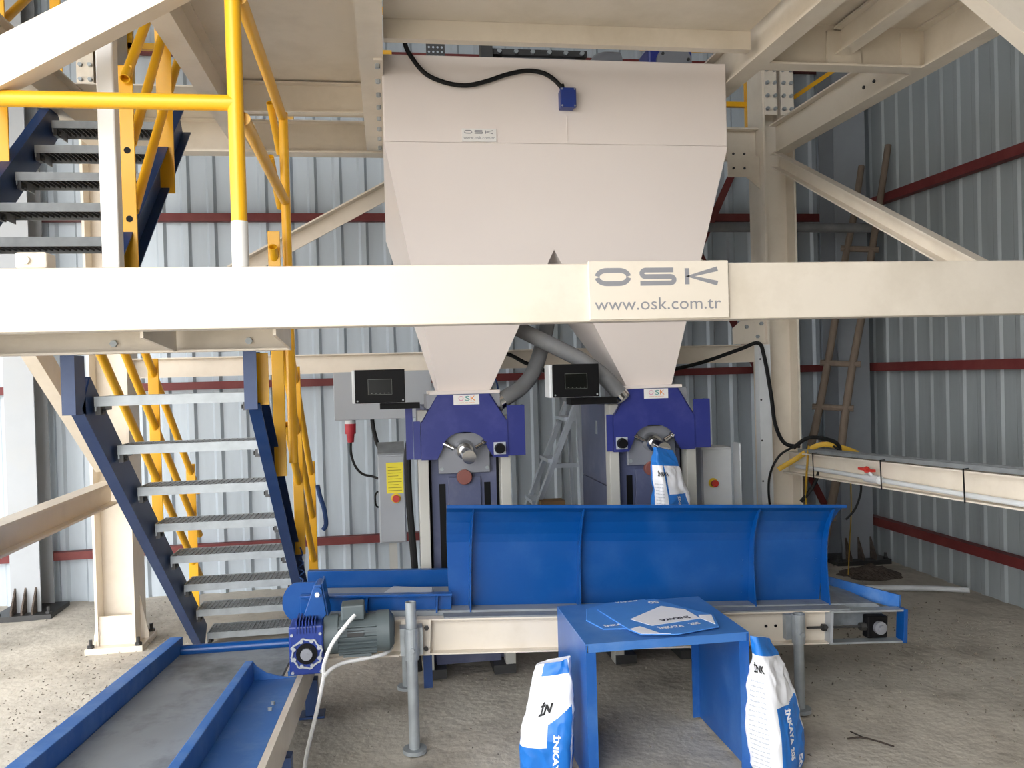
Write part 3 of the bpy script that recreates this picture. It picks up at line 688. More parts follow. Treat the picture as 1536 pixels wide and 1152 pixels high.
    MB().cyl((cx + kx, yf - 0.004, 1.243), (cx + kx, yf - 0.035, 1.243), 0.03, 18, 0.026).build('knob', 'black', kp, smooth=True)
    # side wings
    MB().box(cx + 0.236, cx + 0.334, yf + 0.01, yf + 0.018, 1.2, 1.475).box(cx + 0.328, cx + 0.334, yf + 0.018, yf + 0.1, 1.2, 1.475).build('side_wing', 'machine_blue', t)
    MB().box(cx - 0.275, cx - 0.238, yf - 0.002, yf + 0.006, 1.2, 1.405).build('side_wing', 'machine_blue', t)
    if wing_l:
        MB().box(cx - 0.315, cx - 0.277, yf + 0.012, yf + 0.02, 1.2, 1.475).box(cx - 0.282, cx - 0.277, yf + 0.02, yf + 0.12, 1.2, 1.475).build('side_wing', 'machine_blue', t)
    MB().box(cx - 0.2, cx + 0.2, yf + 0.015, yf + 0.3, 1.471, 1.5445).build('inlet_chute', 'machine_grey', t)
    for s in (-1, 1):
        MB().box(cx + s*0.19 - 0.06, cx + s*0.19 + 0.06, yf + 0.02, 5.3, 0.0, 0.049).build('foot', 'steel_dark', t)
    # hose socket
    hs = knob_side
    MB().cyl((cx + hs*0.13, 4.58, 1.40), (cx + hs*0.178, 4.56, 1.472), 0.05, 16).build('hose_socket', 'machine_grey', t, smooth=True)
    return t
machine(0.408, 'blue packing machine under the left hopper outlet', 1, True)
machine(1.475, 'blue packing machine under the right hopper outlet, holding a bag', -1, False)

# grey dust hoses with clamps
def hose(pts, label, r=0.045):
    t = thing('dust_hose', pts[0], label, 'hose', 'grey dust hoses')
    MB().tube(pts, r, 14, sub=8).build('tube', 'hose', t, smooth=True)
    a = Vector(pts[0]); d = (Vector(pts[1]) - a).normalized()
    MB().cyl(a + d*0.01, a + d*0.04, r + 0.004, 18).build('hose_clamp', 'chrome', t, smooth=True)
    return t
hose([(0.59, 4.56, 1.48), (0.66, 4.59, 1.52), (0.76, 4.66, 1.575), (0.84, 4.74, 1.66), (0.91, 4.84, 1.8), (0.97, 4.95, 1.95), (1.0, 5.0, 2.12)], 'grey hose rising from the left packing machine')
hose([(1.3, 4.5, 1.49), (1.2, 4.5, 1.61), (1.08, 4.55, 1.71), (0.95, 4.62, 1.79), (0.8, 4.72, 1.88), (0.66, 4.82, 1.97)], 'grey hose rising from the right packing machine')

# display boxes on arms
def display(x0, x1, z0, z1, y, label, side_deep, arm):
    t = thing('display_box', ((x0+x1)/2, y, z0), label, 'display', 'black displays on arms')
    MB().box(x0 - 0.015, x1, y + 0.005, y + side_deep, z0, z1).build('housing', 'plastic_white', t, bevel=0.006)
    f = MB().box(x0, x1, y - 0.012, y + 0.005, z0 + 0.002, z1).build('front_panel', 'black', t, bevel=0.003)
    cx = (x0 + x1)/2; w = (x1 - x0)
    MB().box(cx - w*0.24, cx + w*0.24, y - 0.0145, y - 0.012, z0 + 0.045, z1 - 0.05).build('screen', 'screen', f)
    L = MB()
    a, b_, c, d = cx - w*0.24, cx + w*0.24, z0 + 0.045, z1 - 0.05
    for q in ((a, b_, c, c + 0.002), (a, b_, d - 0.002, d), (a, a + 0.002, c, d), (b_ - 0.002, b_, c, d)): L.box(q[0], q[1], y - 0.0155, y - 0.0146, q[2], q[3])
    for k in range(5): L.box(a + 0.015 + k*0.022, a + 0.022 + k*0.022, y - 0.0155, y - 0.0146, c + 0.006, c + 0.01)
    L.build('screen_marks', 'screen_line', f)
    b = MB()
    for x in (x0 + 0.012, x1 - 0.012): b.bolt((x, y - 0.012, z0 + 0.014), (0, -1, 0), 0.005, 0.002)
    b.build('screw', 'galv', f)
    MB().box(*arm).build('arm', 'black', t)
    return t
display(-0.165, 0.093, 1.512, 1.688, 4.4, 'black display box on an arm left of the left machine', 0.1, (-0.04, 0.17, 4.44, 4.52, 1.478, 1.509))
display(0.872, 1.125, 1.512, 1.69, 4.36, 'black display box on an arm between the two machines', 0.14, (0.98, 1.236, 4.4, 4.52, 1.47, 1.505))

# electrical boxes
t = thing('switch_panel', (-0.02, 5.42, 1.38), 'large pale steel box fixed to the cross beam behind the left display', 'electrical box')
MB().box(-0.33, 0.28, 5.4, 5.535, 1.385, 1.68).build('housing', 'shed_white', t, bevel=0.006)
MB().box(-0.335, 0.285, 5.388, 5.4, 1.38, 1.685).build('lid', 'shed_white', t, bevel=0.004)
t = thing('power_plug', (-0.24, 5.42, 1.25), 'red industrial plug hanging under the pale steel box', 'plug')
MB().cyl((-0.24, 5.44, 1.379), (-0.24, 5.44, 1.355), 0.034, 16).build('socket', 'plastic_white', t)
MB().cyl((-0.24, 5.44, 1.355), (-0.24, 5.44, 1.29), 0.036, 16, 0.034).cyl((-0.24, 5.44, 1.29), (-0.24, 5.44, 1.235), 0.026, 16, 0.02).build('plug_body', 'plug_red', t, smooth=True)
MB().tube([(-0.24, 5.44, 1.235), (-0.24, 5.44, 1.16), (-0.215, 5.43, 1.08), (-0.17, 5.42, 1.03), (-0.11, 5.4, 1.015), (-0.075, 5.32, 1.01)], 0.008, 8).build('cord', 'rubber', t, smooth=True)
def cabinet(x0, x1, y0, y1, z0, z1, label, m, ex, ez, sticker=False, door_ajar=False):
    t = thing('control_cabinet', ((x0+x1)/2, (y0+y1)/2, z0), label, 'control cabinet')
    MB().box(x0, x1, y0, y1, z0, z1).build('housing', m, t, bevel=0.006)
    d = MB().box(x0 + 0.006, x1 - 0.006, y0 - 0.014, y0 - 0.001, z0 + 0.01, z1 - 0.012).build('door', m, t, bevel=0.003)
    MB().cyl((ex, y0 - 0.014, ez), (ex, y0 - 0.018, ez), 0.03, 20).build('stop_button_ring', 'estop_yellow', d)
    MB().cyl((ex, y0 - 0.018, ez), (ex, y0 - 0.04, ez), 0.014, 16).cyl((ex, y0 - 0.04, ez), (ex, y0 - 0.055, ez), 0.022, 18).build('stop_button', 'red', d, smooth=True)
    if sticker:
        s = MB().box(x0 + 0.05, x1 - 0.012, y0 - 0.0155, y0 - 0.0141, z1 - 0.24, z1 - 0.05).build('sticker', 'sticker_yellow', d)
        L = MB()
        for k in range(9): L.box(x0 + 0.06, x1 - 0.022 - 0.02 * (k % 3 == 2), y0 - 0.0165, y0 - 0.0156, z1 - 0.225 + k*0.018, z1 - 0.222 + k*0.018)
        L.build('sticker_print', 'sticker_text', s)
        MB().tube([(x0 - 0.003, y0 + 0.03, z0 + 0.22), (x0 - 0.02, y0 + 0.03, z0 + 0.24), (x0 - 0.02, y0 + 0.03, z0 + 0.3), (x0 - 0.003, y0 + 0.03, z0 + 0.32)], 0.006, 6).build('latch', 'black', t)
    if door_ajar:
        MB().box(x1 + 0.012, x1 + 0.02, y0 - 0.1, y0 - 0.0, z0, z1 + 0.03).box(x1 + 0.0205, x1 + 0.023, y0 - 0.06, y0 - 0.04, z0 + 0.14, z0 + 0.2).build('side_flap', m, t)
    return t
cabinet(-0.07, 0.095, 5.2, 5.34, 0.62, 1.17, 'narrow pale control cabinet with a yellow sticker left of the left machine', 'shed_white', 0.035, 0.9, True)
MB().prism([(-0.07, 5.2, 1.171), (0.095, 5.2, 1.171), (0.095, 5.34, 1.23), (-0.07, 5.34, 1.23)], (0, 0, 0.006)).build('rain_top', 'galv_dull', bpy.data.objects['control_cabinet'])
cabinet(1.93, 2.13, 4.98, 5.14, 0.55, 1.15, 'pale control cabinet with a red stop button right of the right machine', 'plastic_white', 2.0, 0.93, door_ajar=True)
for nm, x, y, z in (('cabinet_stand', 0.01, 5.27, 0.62), ('cabinet_stand', 2.03, 5.06, 0.55)):
    o = MB().box(x - 0.025, x + 0.025, y - 0.025, y + 0.025, 0.01, z - 0.001).box(x - 0.07, x + 0.07, y - 0.06, y + 0.06, 0.0, 0.01).build(nm, 'post_grey')
    tag(o, 'slim grey stand under the %s control cabinet' % ('left' if x < 1 else 'right'), 'stand')

def cable(name, pts, r, m, label, cat='cable', flat=1.0, n=8):
    o = MB().tube(pts, r, n, sub=6, flat=flat).build(name, m, smooth=True)
    return tag(o, label, cat)
cable('cable_bundle', [(0.115, 4.62, 1.3), (0.1, 4.58, 1.22), (0.1, 4.56, 1.0), (0.11, 4.56, 0.8), (0.125, 4.57, 0.5), (0.12, 4.58, 0.2), (0.13, 4.6, 0.03)], 0.02, 'rubber', 'thick black cable bundle hanging on the left machine')
cable('cable', [(-0.1, 5.42, 1.378), (-0.09, 5.4, 1.3), (-0.06, 5.36, 1.2), (0.0, 5.345, 1.13), (0.1, 5.37, 0.95)], 0.014, 'rubber', 'black cable dropping from the pale steel box')
cable('cable', [(0.5, 5.49, 1.62), (0.75, 5.49, 1.78), (0.95, 5.46, 1.7), (1.3, 5.46, 1.58), (1.75, 5.45, 1.62), (2.1, 5.44, 1.68), (2.4, 5.43, 1.77), (2.52, 5.395, 1.81), (2.56, 5.39, 1.72), (2.6, 5.38, 1.45), (2.62, 5.37, 1.25), (2.68, 5.36, 1.12), (2.76, 5.3, 1.1)], 0.013, 'rubber', 'long black cable running along the cross beam and down the right column')
cable('cable_loop', [(2.72, 5.3, 1.1), (2.62, 5.32, 1.04), (2.56, 5.35, 0.9), (2.56, 5.36, 0.72), (2.6, 5.36, 0.55)], 0.008, 'rubber', 'thin black cable curling down on the left of the right column')
cable('cable_loop', [(2.66, 5.2, 1.1), (2.75, 5.15, 1.17), (2.9, 5.1, 1.14), (2.93, 5.1, 1.06), (2.82, 5.1, 1.0), (2.75, 5.12, 0.85), (2.68, 5.15, 0.75)], 0.013, 'rubber', 'flat black cable looped over the end of the tie beam', flat=1.0)
cable('cable_loop', [(2.86, 5.05, 1.12), (2.98, 5.0, 1.0), (3.02, 5.0, 0.85), (2.98, 5.0, 0.72), (2.92, 5.02, 0.64)], 0.007, 'rubber', 'thin black cable hanging right of the right column')
cable('lifting_strap', [(2.6, 5.3, 0.95), (2.7, 5.25, 1.02), (2.82, 5.15, 1.12), (2.95, 5.1, 1.1), (3.05, 5.08, 1.06)], 0.017, 'strap_yellow', 'yellow lifting strap thrown over the tie beam end', 'strap', flat=0.3)
cable('lifting_strap', [(2.76, 5.18, 1.11), (2.72, 5.14, 0.95), (2.71, 5.14, 0.75), (2.715, 5.15, 0.55), (2.71, 5.16, 0.3)], 0.017, 'strap_yellow', 'yellow lifting strap hanging in front of the right column', 'strap', flat=0.3)
cable('lifting_strap', [(3.3, 5.6, 1.0), (3.36, 5.7, 0.6), (3.46, 5.9, 0.3), (3.5, 6.0, 0.02)], 0.015, 'strap_yellow', 'yellow strap hanging to the floor near the corner column', 'strap', flat=0.3)
cable('cable', [(0.62, 5.56, 1.78), (0.66, 5.5, 1.7), (0.72, 5.5, 1.6), (0.73, 5.5, 1.5), (0.72, 5.5, 1.44)], 0.006, 'rope_blue', 'thin blue cord hanging behind the left hose', 'cord')
cable('rope', [(-0.47, 5.6, 0.95), (-0.455, 5.58, 0.88), (-0.43, 5.56, 0.8), (-0.42, 5.56, 0.7), (-0.44, 5.56, 0.66)], 0.015, 'rope_blue', 'dark blue rope end hanging from the stair handrail', 'rope')
cable('wire_coil', [(-0.5, 4.722, 0.72), (-0.49, 4.72, 0.68), (-0.51, 4.72, 0.655), (-0.485, 4.72, 0.635), (-0.515, 4.72, 0.605), (-0.485, 4.72, 0.585), (-0.51, 4.72, 0.56), (-0.49, 4.72, 0.54), (-0.5, 4.72, 0.52)], 0.004, 'rope_blue', 'thin dark blue wire twisted under the end of a stair handrail post', 'wire')

# ================================================================== MAIN CONVEYOR (slightly lower to the right)
TILT = 0.05
cv = thing('bag_conveyor', (0.147, 4.08, 0.0), 'cream and blue belt conveyor in front of the packing machines', 'conveyor', rot=(0, TILT, 0))
def lc(x, y, z): return (x - 0.147, y - 4.08, z)      # conveyor space: x, y as in the room, z before tilting
class CB(MB):
    def bx(self, x0, x1, y0, y1, z0, z1): return self.box(x0 - 0.147, x1 - 0.147, y0 - 4.08, y1 - 4.08, z0, z1)
def cbuild(mb, name, m, parent=cv, **k): return mb.build(name, m, parent, local=True, **k)
for side, y in ((-1, 3.85), (1, 4.34)):
    mb = MB(); mb.chan(lc(-0.02, y, 0.459), lc(2.09, y, 0.459), 0.164, 0.05, 0.007, side=-side); cbuild(mb, 'side_channel', 'cream')
cbuild(CB().bx(-0.36, 0.0, 3.79, 3.85, 0.375, 0.383).bx(-0.36, 0.0, 3.845, 3.85, 0.383, 0.45), 'motor_tray', 'cream')
cbuild(CB().bx(0.005, 0.14, 3.792, 3.799, 0.378, 0.54), 'joint_plate', 'cream')
for x in (0.025, 0.12):
    for z in (0.41, 0.505): cbuild(MB().bolt(lc(x, 3.792, z), (0, -1, 0), 0.011, 0.012), 'bolt', 'steel_dark')
for x in (1.78, 1.83): cbuild(MB().bolt(lc(x, 3.842, 0.46), (0, -1, 0), 0.008, 0.003), 'hole', 'black')
# belt with end drums
mb = MB(); pts = []
for k in range(9): a = math.pi/2 + math.pi * k / 8; pts.append((-0.38 + 0.06*math.cos(a), 0.5 + 0.06*math.sin(a)))
for k in range(9): a = -math.pi/2 + math.pi * k / 8; pts.append((2.36 + 0.055*math.cos(a), 0.5 + 0.055*math.sin(a)))
mb.prism([lc(x, 3.87, z) for x, z in pts], (0, 0.45, 0)); cbuild(mb, 'belt', 'belt', smooth=True)
cbuild(CB().bx(0.2, 2.2, 3.80, 3.94, 0.541, 0.549), 'cover_strip', 'galv_dull')
# tail frame
for y0, y1 in ((3.79, 3.85), (4.34, 4.4)):
    cbuild(CB().bx(2.09, 2.49, y0, y1, 0.532, 0.541).bx(2.09, 2.49, y0, y1, 0.377, 0.386), 'tail_frame', 'galv')
cbuild(CB().bx(2.09, 2.105, 3.79, 3.85, 0.386, 0.532), 'tail_plate', 'shed_white')
cbuild(CB().bx(2.478, 2.5, 3.785, 3.85, 0.375, 0.543), 'end_plate', 'blue', bevel=0.003)
mb = MB(); mb.bar(lc(2.49, 3.84, 0.565), lc(2.28, 4.38, 0.565), 0.012, 0.07); cbuild(mb, 'end_bar', 'dusty_blue')
br = cbuild(CB().bx(2.29, 2.4, 3.795, 3.845, 0.4, 0.51), 'tail_bearing', 'black', bevel=0.008)
mb = MB(); mb.cyl(lc(2.35, 3.795, 0.455), lc(2.35, 3.775, 0.455), 0.032, 18).cyl(lc(2.35, 3.775, 0.455), lc(2.35, 3.76, 0.455), 0.016, 14); cbuild(mb, 'bearing_cap', 'machine_grey', br, smooth=True)
mb = MB(); mb.cyl(lc(1.98, 3.815, 0.455), lc(2.3, 3.815, 0.455), 0.006, 8).bolt(lc(2.06, 3.815, 0.455), (1, 0, 0), 0.018, 0.02).bolt(lc(2.26, 3.815, 0.455), (1, 0, 0), 0.02, 0.03); cbuild(mb, 'tension_screw', 'steel_dark')
# left end: blue rails, drum cover, bearing bracket
cbuild(CB().bx(-0.45, 0.24, 3.86, 3.9, 0.628, 0.64).bx(-0.45, 0.24, 3.893, 3.9, 0.55, 0.628), 'front_rail', 'blue', bevel=0.002)
for x in (-0.15, 0.17): cbuild(CB().bx(x - 0.004, x + 0.004, 3.865, 3.893, 0.55, 0.628), 'rail_rib', 'blue')
cbuild(CB().bx(-0.46, 2.3, 4.345, 4.352, 0.545, 0.64).bx(-0.46, 2.3, 4.352, 4.385, 0.628, 0.64), 'rear_rail', 'blue', bevel=0.002)
mb = MB(); pts = []
for k in range(17): a = math.pi/2 + math.pi * k / 16; pts.append((-0.46 + 0.072*math.cos(a), 0.6 + 0.09*math.sin(a)))
pts += [(-0.38, 0.51), (-0.38, 0.69)]
mb.prism([lc(x, 3.91, z) for x, z in pts], (0, 0.008, 0)); cbuild(mb, 'drum_cover', 'blue')
mb = MB(); mb.prism([lc(-0.375, 3.7, 0.73), lc(-0.345, 3.7, 0.73), lc(-0.32, 3.7, 0.6), lc(-0.335, 3.7, 0.58), lc(-0.4, 3.7, 0.58), lc(-0.415, 3.7, 0.6)], (0, 0.012, 0)); k_ = cbuild(mb, 'bearing_bracket', 'blue', bevel=0.003)
mb = MB(); mb.prism([lc(-0.34, 3.712, 0.73), lc(-0.34, 3.86, 0.73), lc(-0.31, 3.86, 0.58), lc(-0.31, 3.712, 0.58)], (-0.008, 0, 0)); cbuild(mb, 'bracket_side', 'blue', k_)
mb = MB(); mb.cyl(lc(-0.36, 3.69, 0.7), lc(-0.36, 3.86, 0.7), 0.02, 14); cbuild(mb, 'bracket_pin', 'blue', k_, smooth=True)
mb = MB(); mb.bolt(lc(-0.36, 3.69, 0.69), (0, -1, 0), 0.011, 0.012); cbuild(mb, 'bolt', 'white_paint', k_)
# curved guard
prf = [(3.955, 0.545), (3.957, 0.7), (3.955, 0.86), (3.945, 0.9), (3.92, 0.96), (3.885, 1.015), (3.845, 1.045)]
mb = MB(); n = len(prf); xa, xb = 0.215, 2.16
vs = []
for off in (0, 0.006):
    for i, (y, z) in enumerate(prf):
        f = (z - 0.545) / 0.5
        vs += [lc(xa + 0.02 - 0.03*f, y + off, z), lc(xb - 0.04 + 0.06*f*f, y + off, z)]
fs = [(2*i, 2*i+1, 2*i+3, 2*i+2) for i in range(n-1)] + [(2*n+2*i+1, 2*n+2*i, 2*n+2*i+2, 2*n+2*i+3) for i in range(n-1)]
fs += [(2*i+2, 2*n+2*i+2, 2*n+2*i, 2*i) for i in range(n-1)] + [(2*i+1, 2*n+2*i+1, 2*n+2*i+3, 2*i+3) for i in range(n-1)]
mb.add(vs, fs); gd = cbuild(mb, 'side_guard', 'blue')
cbuild(CB().bx(xa - 0.012, xb + 0.025, 3.828, 3.842, 1.04, 1.056), 'guard_lip', 'blue', gd, bevel=0.002)
for x in (0.325, 0.852, 1.735, 2.125):
    f = [(3.955, 0.55), (3.87, 0.55), (3.885, 0.65), (3.905, 0.75), (3.905, 0.85), (3.885, 0.93), (3.85, 1.0), (3.843, 1.035), (3.88, 1.01), (3.918, 0.955), (3.943, 0.898), (3.953, 0.86)]
    mb = MB()
    back = [(3.953, 0.55), (3.955, 0.65), (3.955, 0.75), (3.953, 0.86), (3.94, 0.9), (3.915, 0.96), (3.87, 1.02)]
    front = [(3.865, 0.55), (3.885, 0.65), (3.905, 0.75), (3.908, 0.86), (3.895, 0.92), (3.872, 0.98), (3.842, 1.035)]
    for i in range(6):
        (a, b_), (c, d) = (back[i], front[i]), (back[i+1], front[i+1])
        mb.prism([lc(x, *a), lc(x, *b_), lc(x, *d), lc(x, *c)], (0.006, 0, 0))
    rb = cbuild(mb, 'guard_rib', 'blue', gd)
    if x > 1:
        b = MB()
        for z in (0.6, 0.68, 0.76): b.bolt(lc(x - 0.03, 3.955, z), (0, -1, 0), 0.005, 0.004)
        cbuild(b, 'rivet', 'blue', rb)
# gearbox and motor (world space)
gb = MB().box(-0.443, -0.3, 3.62, 3.76, 0.392, 0.6).build('gearbox', 'gear_blue', cv, bevel=0.008)
fin = MB()
for k in range(7): fin.box(-0.413 + k*0.013, -0.408 + k*0.013, 3.625, 3.75, 0.6, 0.622)
for k in range(7): fin.box(-0.413 + k*0.013, -0.408 + k*0.013, 3.614, 3.62, 0.57, 0.6)
fin.build('cooling_fin', 'gear_blue', gb)
rg = MB(); n = 40
for i in range(n):
    def R(i):
        a = 2*math.pi*i/n; w = 0.062 + 0.006 * (1 if (i % 5) in (1, 2) else 0); return a, w
    (a0, r0), (a1, r1) = R(i), R(i+1); c = V(-0.37, 3.613, 0.484)
    q = [c + V(math.cos(a)*r, 0, math.sin(a)*r) for a, r in ((a0, r0), (a1, r1), (a1, r1 - 0.007), (a0, r0 - 0.007))]
    rg.prism(q, (0, 0.008, 0))
for i in range(8):
    a = 2*math.pi*(i + 0.5)/8; c = V(-0.37 + 0.056*math.cos(a), 3.612, 0.484 + 0.056*math.sin(a)); rg.cyl(c, c + V(0, 0.008, 0), 0.008, 8)
rg.build('ring_flange', 'shed_white', gb)
MB().cyl((-0.37, 3.62, 0.484), (-0.37, 3.612, 0.484), 0.044, 24).build('seal', 'black', gb)
MB().cyl((-0.37, 3.612, 0.484), (-0.37, 3.6, 0.484), 0.025, 20).cyl((-0.37, 3.6, 0.484), (-0.37, 3.598, 0.484), 0.009, 6).build('shaft_end', 'machine_grey', gb, smooth=True)
b = MB()
for x in (-0.43, -0.312):
    for z in (0.405, 0.46, 0.51, 0.565): b.bolt((x, 3.62, z), (0, -1, 0), 0.007, 0.005)
b.build('bolt', 'shed_white', gb)
mo = MB().cyl((-0.3, 3.72, 0.53), (-0.24, 3.72, 0.53), 0.085, 24).cyl((-0.24, 3.72, 0.53), (-0.075, 3.72, 0.53), 0.078, 24).cyl((-0.075, 3.72, 0.53), (-0.02, 3.72, 0.53), 0.088, 24).cyl((-0.02, 3.72, 0.53), (0.0, 3.72, 0.53), 0.088, 24, 0.06).build('motor', 'motor_grey', cv, smooth=True)
fin = MB()
for k in range(13):
    a = math.radians(150 + k*14); d = V(0, math.cos(a), math.sin(a)); c = V(-0.1575, 3.72, 0.53) + d * 0.084
    fin.bar(c - V(0.082, 0, 0), c + V(0.082, 0, 0), 0.004, 0.022, up=d)
fin.build('motor_fin', 'motor_grey', mo)
tb = MB().box(-0.225, -0.125, 3.655, 3.755, 0.6, 0.665).build('terminal_box', 'motor_grey', mo, bevel=0.008)
MB().box(-0.2, -0.13, 3.635, 3.64, 0.535, 0.56).build('rating_plate', 'steel_dark', mo)
MB().box(-0.22, -0.1, 3.66, 3.7, 0.44, 0.452).build('motor_foot', 'motor_grey', mo)
# adjustable pole legs
def pole(x, y, top, clampz, face_y):
    p = MB().pipe((x, y, 0.008), (x, y, top), 0.024, 0.003, 18).build('leg', 'galv', cv, smooth=True)
    MB().cyl((x, y, -0.01), (x, y, 0.008), 0.052, 20).build('leg_foot', 'galv', p, smooth=True)
    MB().box(x - 0.05, x + 0.05, y + 0.026, face_y - 0.001, clampz - 0.06, clampz + 0.06).pipe((x, y, clampz - 0.07), (x, y, clampz + 0.07), 0.031, 0.006, 18).build('clamp', 'galv', p)
    MB().bolt((x + 0.0, y - 0.031, clampz - 0.02), (0, -1, 0), 0.011, 0.012).build('clamp_bolt', 'galv', p)
pole(0.075, 3.69, 0.655, 0.47, 3.785)
pole(1.915, 3.735, 0.45, 0.39, 3.795)
pole(0.06, 4.45, 0.6, 0.47, 4.34); pole(1.915, 4.45, 0.45, 0.39, 4.34)
MB().box(0.13, 0.17, 3.87, 3.91, 0.2, 0.37).build('cross_stub', 'stair_blue', cv)
# motor lead
cable('motor_cable', [(-0.165, 3.63, 0.63), (-0.2, 3.6, 0.6), (-0.26, 3.58, 0.53), (-0.295, 3.58, 0.45), (-0.3, 3.59, 0.4), (-0.3, 3.57, 0.39), (-0.32, 3.5, 0.3), (-0.355, 3.4, 0.17), (-0.36, 3.3, 0.12), (-0.345, 3.2, 0.07), (-0.33, 3.05, 0.02), (-0.35, 2.8, 0.01)], 0.0085, 'cable_white', 'white cable falling from the conveyor motor to the floor')
cable('motor_cable', [(-0.3, 3.575, 0.392), (-0.27, 3.6, 0.415), (-0.22, 3.64, 0.425), (-0.15, 3.66, 0.428), (-0.05, 3.7, 0.43), (-0.01, 3.76, 0.44)], 0.0085, 'cable_white', 'short white cable lying along the motor tray')

# ================================================================== OUTFEED BELT CONVEYOR (rises towards the camera)
zb = lambda y: 0.27 + 0.105 * (4.42 - y)
oc = thing('outfeed_conveyor', (-0.8, 3.3, 0), 'inclined belt conveyor with blue sides at the bottom left', 'conveyor')
def run(x0, x1, z0, z1, ya, yb):
    mb = MB(); mb.prism([(x0, ya, zb(ya) + z0), (x1, ya, zb(ya) + z0), (x1, ya, zb(ya) + z1), (x0, ya, zb(ya) + z1)], (0, yb - ya, zb(yb) - zb(ya))); return mb
run(-1.075, -0.5, -0.02, 0.0, 4.4, 1.9).build('belt', 'belt', oc)
run(-1.145, -1.08, -0.06, 0.075, 4.5, 1.9).build('side_rail', 'dusty_blue', oc, bevel=0.003)
run(-0.64, -0.605, 0.004, 0.095, 3.72, 1.9).build('side_rail', 'dusty_blue', oc, bevel=0.003)
run(-0.604, -0.425, 0.003, 0.012, 3.72, 1.9).build('side_plate', 'dusty_blue', oc)
run(-0.47, -0.43, 0.0, 0.02, 4.25, 3.78).build('side_plate', 'dusty_blue', oc)
mb = MB(); ys = 3.71; gz = zb(ys) + 0.012
mb.prism([(-0.604, ys, gz + 0.08), (-0.604, ys, gz), (-0.44, ys, gz), (-0.5, ys, gz + 0.012), (-0.55, ys, gz + 0.03), (-0.59, ys, gz + 0.06)], (0, -0.008, 0)); mb.build('end_gusset', 'dusty_blue', oc)
run(-0.424, -0.4, -0.12, 0.012, 4.3, 1.9).build('frame_channel', 'cream', oc)
run(-1.145, -1.1, -0.16, -0.062, 4.4, 1.9).build('frame_channel', 'cream', oc)
MB().cyl((-1.08, 4.46, 0.275), (-0.44, 4.46, 0.275), 0.028, 16).build('tail_roller', 'blue', oc, smooth=True)
for x, y in ((-0.41, 3.1), (-1.12, 3.1), (-0.41, 4.2), (-1.12, 4.2)):
    zt = zb(y) - 0.12 if x > -1 else zb(y) - 0.16
    MB().box(x - 0.03, x + 0.03, y - 0.03, y + 0.03, 0.0, zt).box(x - 0.06, x + 0.06, y - 0.05, y + 0.05, -0.01, 0.0).build('leg', 'stair_blue', oc)
b = MB()
for y in (3.3, 3.22): b.bolt((-0.47, y, zb(y) + 0.012), (0, 0, 1), 0.008, 0.012)
b.build('bolt', 'galv', oc)

# ================================================================== BLUE TABLE
tb = thing('blue_table', (1.09, 3.48, 0), 'blue bent-plate table in front of the conveyor', 'table')
TX0, TX1, TY0, TY1, TZ = 0.745, 1.425, 3.2, 3.755, 0.572
MB().box(TX0, TX1, TY0, TY1, TZ - 0.006, TZ).box(TX0 + 0.01, TX1 - 0.01, TY0, TY0 + 0.006, TZ - 0.035, TZ - 0.006).box(TX0 + 0.01, TX1 - 0.01, TY1 - 0.006, TY1, TZ - 0.035, TZ - 0.006).build('table_top', 'table_dusty_sheen', tb)
for x0, x1, s in ((TX0, TX0 + 0.006, 1), (TX1 - 0.006, TX1, -1)):
    xi = x1 if s > 0 else x0
    mb = MB().box(x0, x1, TY0, TY1, 0.0, TZ - 0.006)
    for y in (TY0, TY1 - 0.006): mb.box(min(xi, xi + s*0.035), max(xi, xi + s*0.035), y, y + 0.006, 0.0, TZ - 0.036)
    mb.build('side_panel', 'table_blue', tb)

# ================================================================== BAGS
def rrect(u, w, d):
    """point on a rounded rectangle by arc length; u=0 is +X, 0.25 +Y, 0.5 -X, 0.75 -Y"""
    c = 0.3 * min(w, d); L = 2 * (w - 2*c) + 2 * (d - 2*c) + 2 * math.pi * c
    q = (u % 1.0) * L; sd = (d - 2*c) / 2; sw = w - 2*c; arc = math.pi * c / 2
    X, Y = w/2 - c, d/2 - c
    for kind, ln in (('r', sd), ('a0', arc), ('t', sw), ('a1', arc), ('l', 2*sd), ('a2', arc), ('b', sw), ('a3', arc), ('r2', sd)):
        if q <= ln or kind == 'r2':
            if kind == 'r': return w/2, q
            if kind == 't': return X - q, d/2
            if kind == 'l': return -w/2, Y - q
            if kind == 'b': return -X + q, -d/2
            if kind == 'r2': return w/2, -Y + q
            a = q / c + {'a0': 0, 'a1': math.pi/2, 'a2': math.pi, 'a3': 1.5*math.pi}[kind]
            cx, cy = {'a0': (X, Y), 'a1': (-X, Y), 'a2': (-X, -Y), 'a3': (X, -Y)}[kind]
            return cx + c*math.cos(a), cy + c*math.sin(a)
        q -= ln
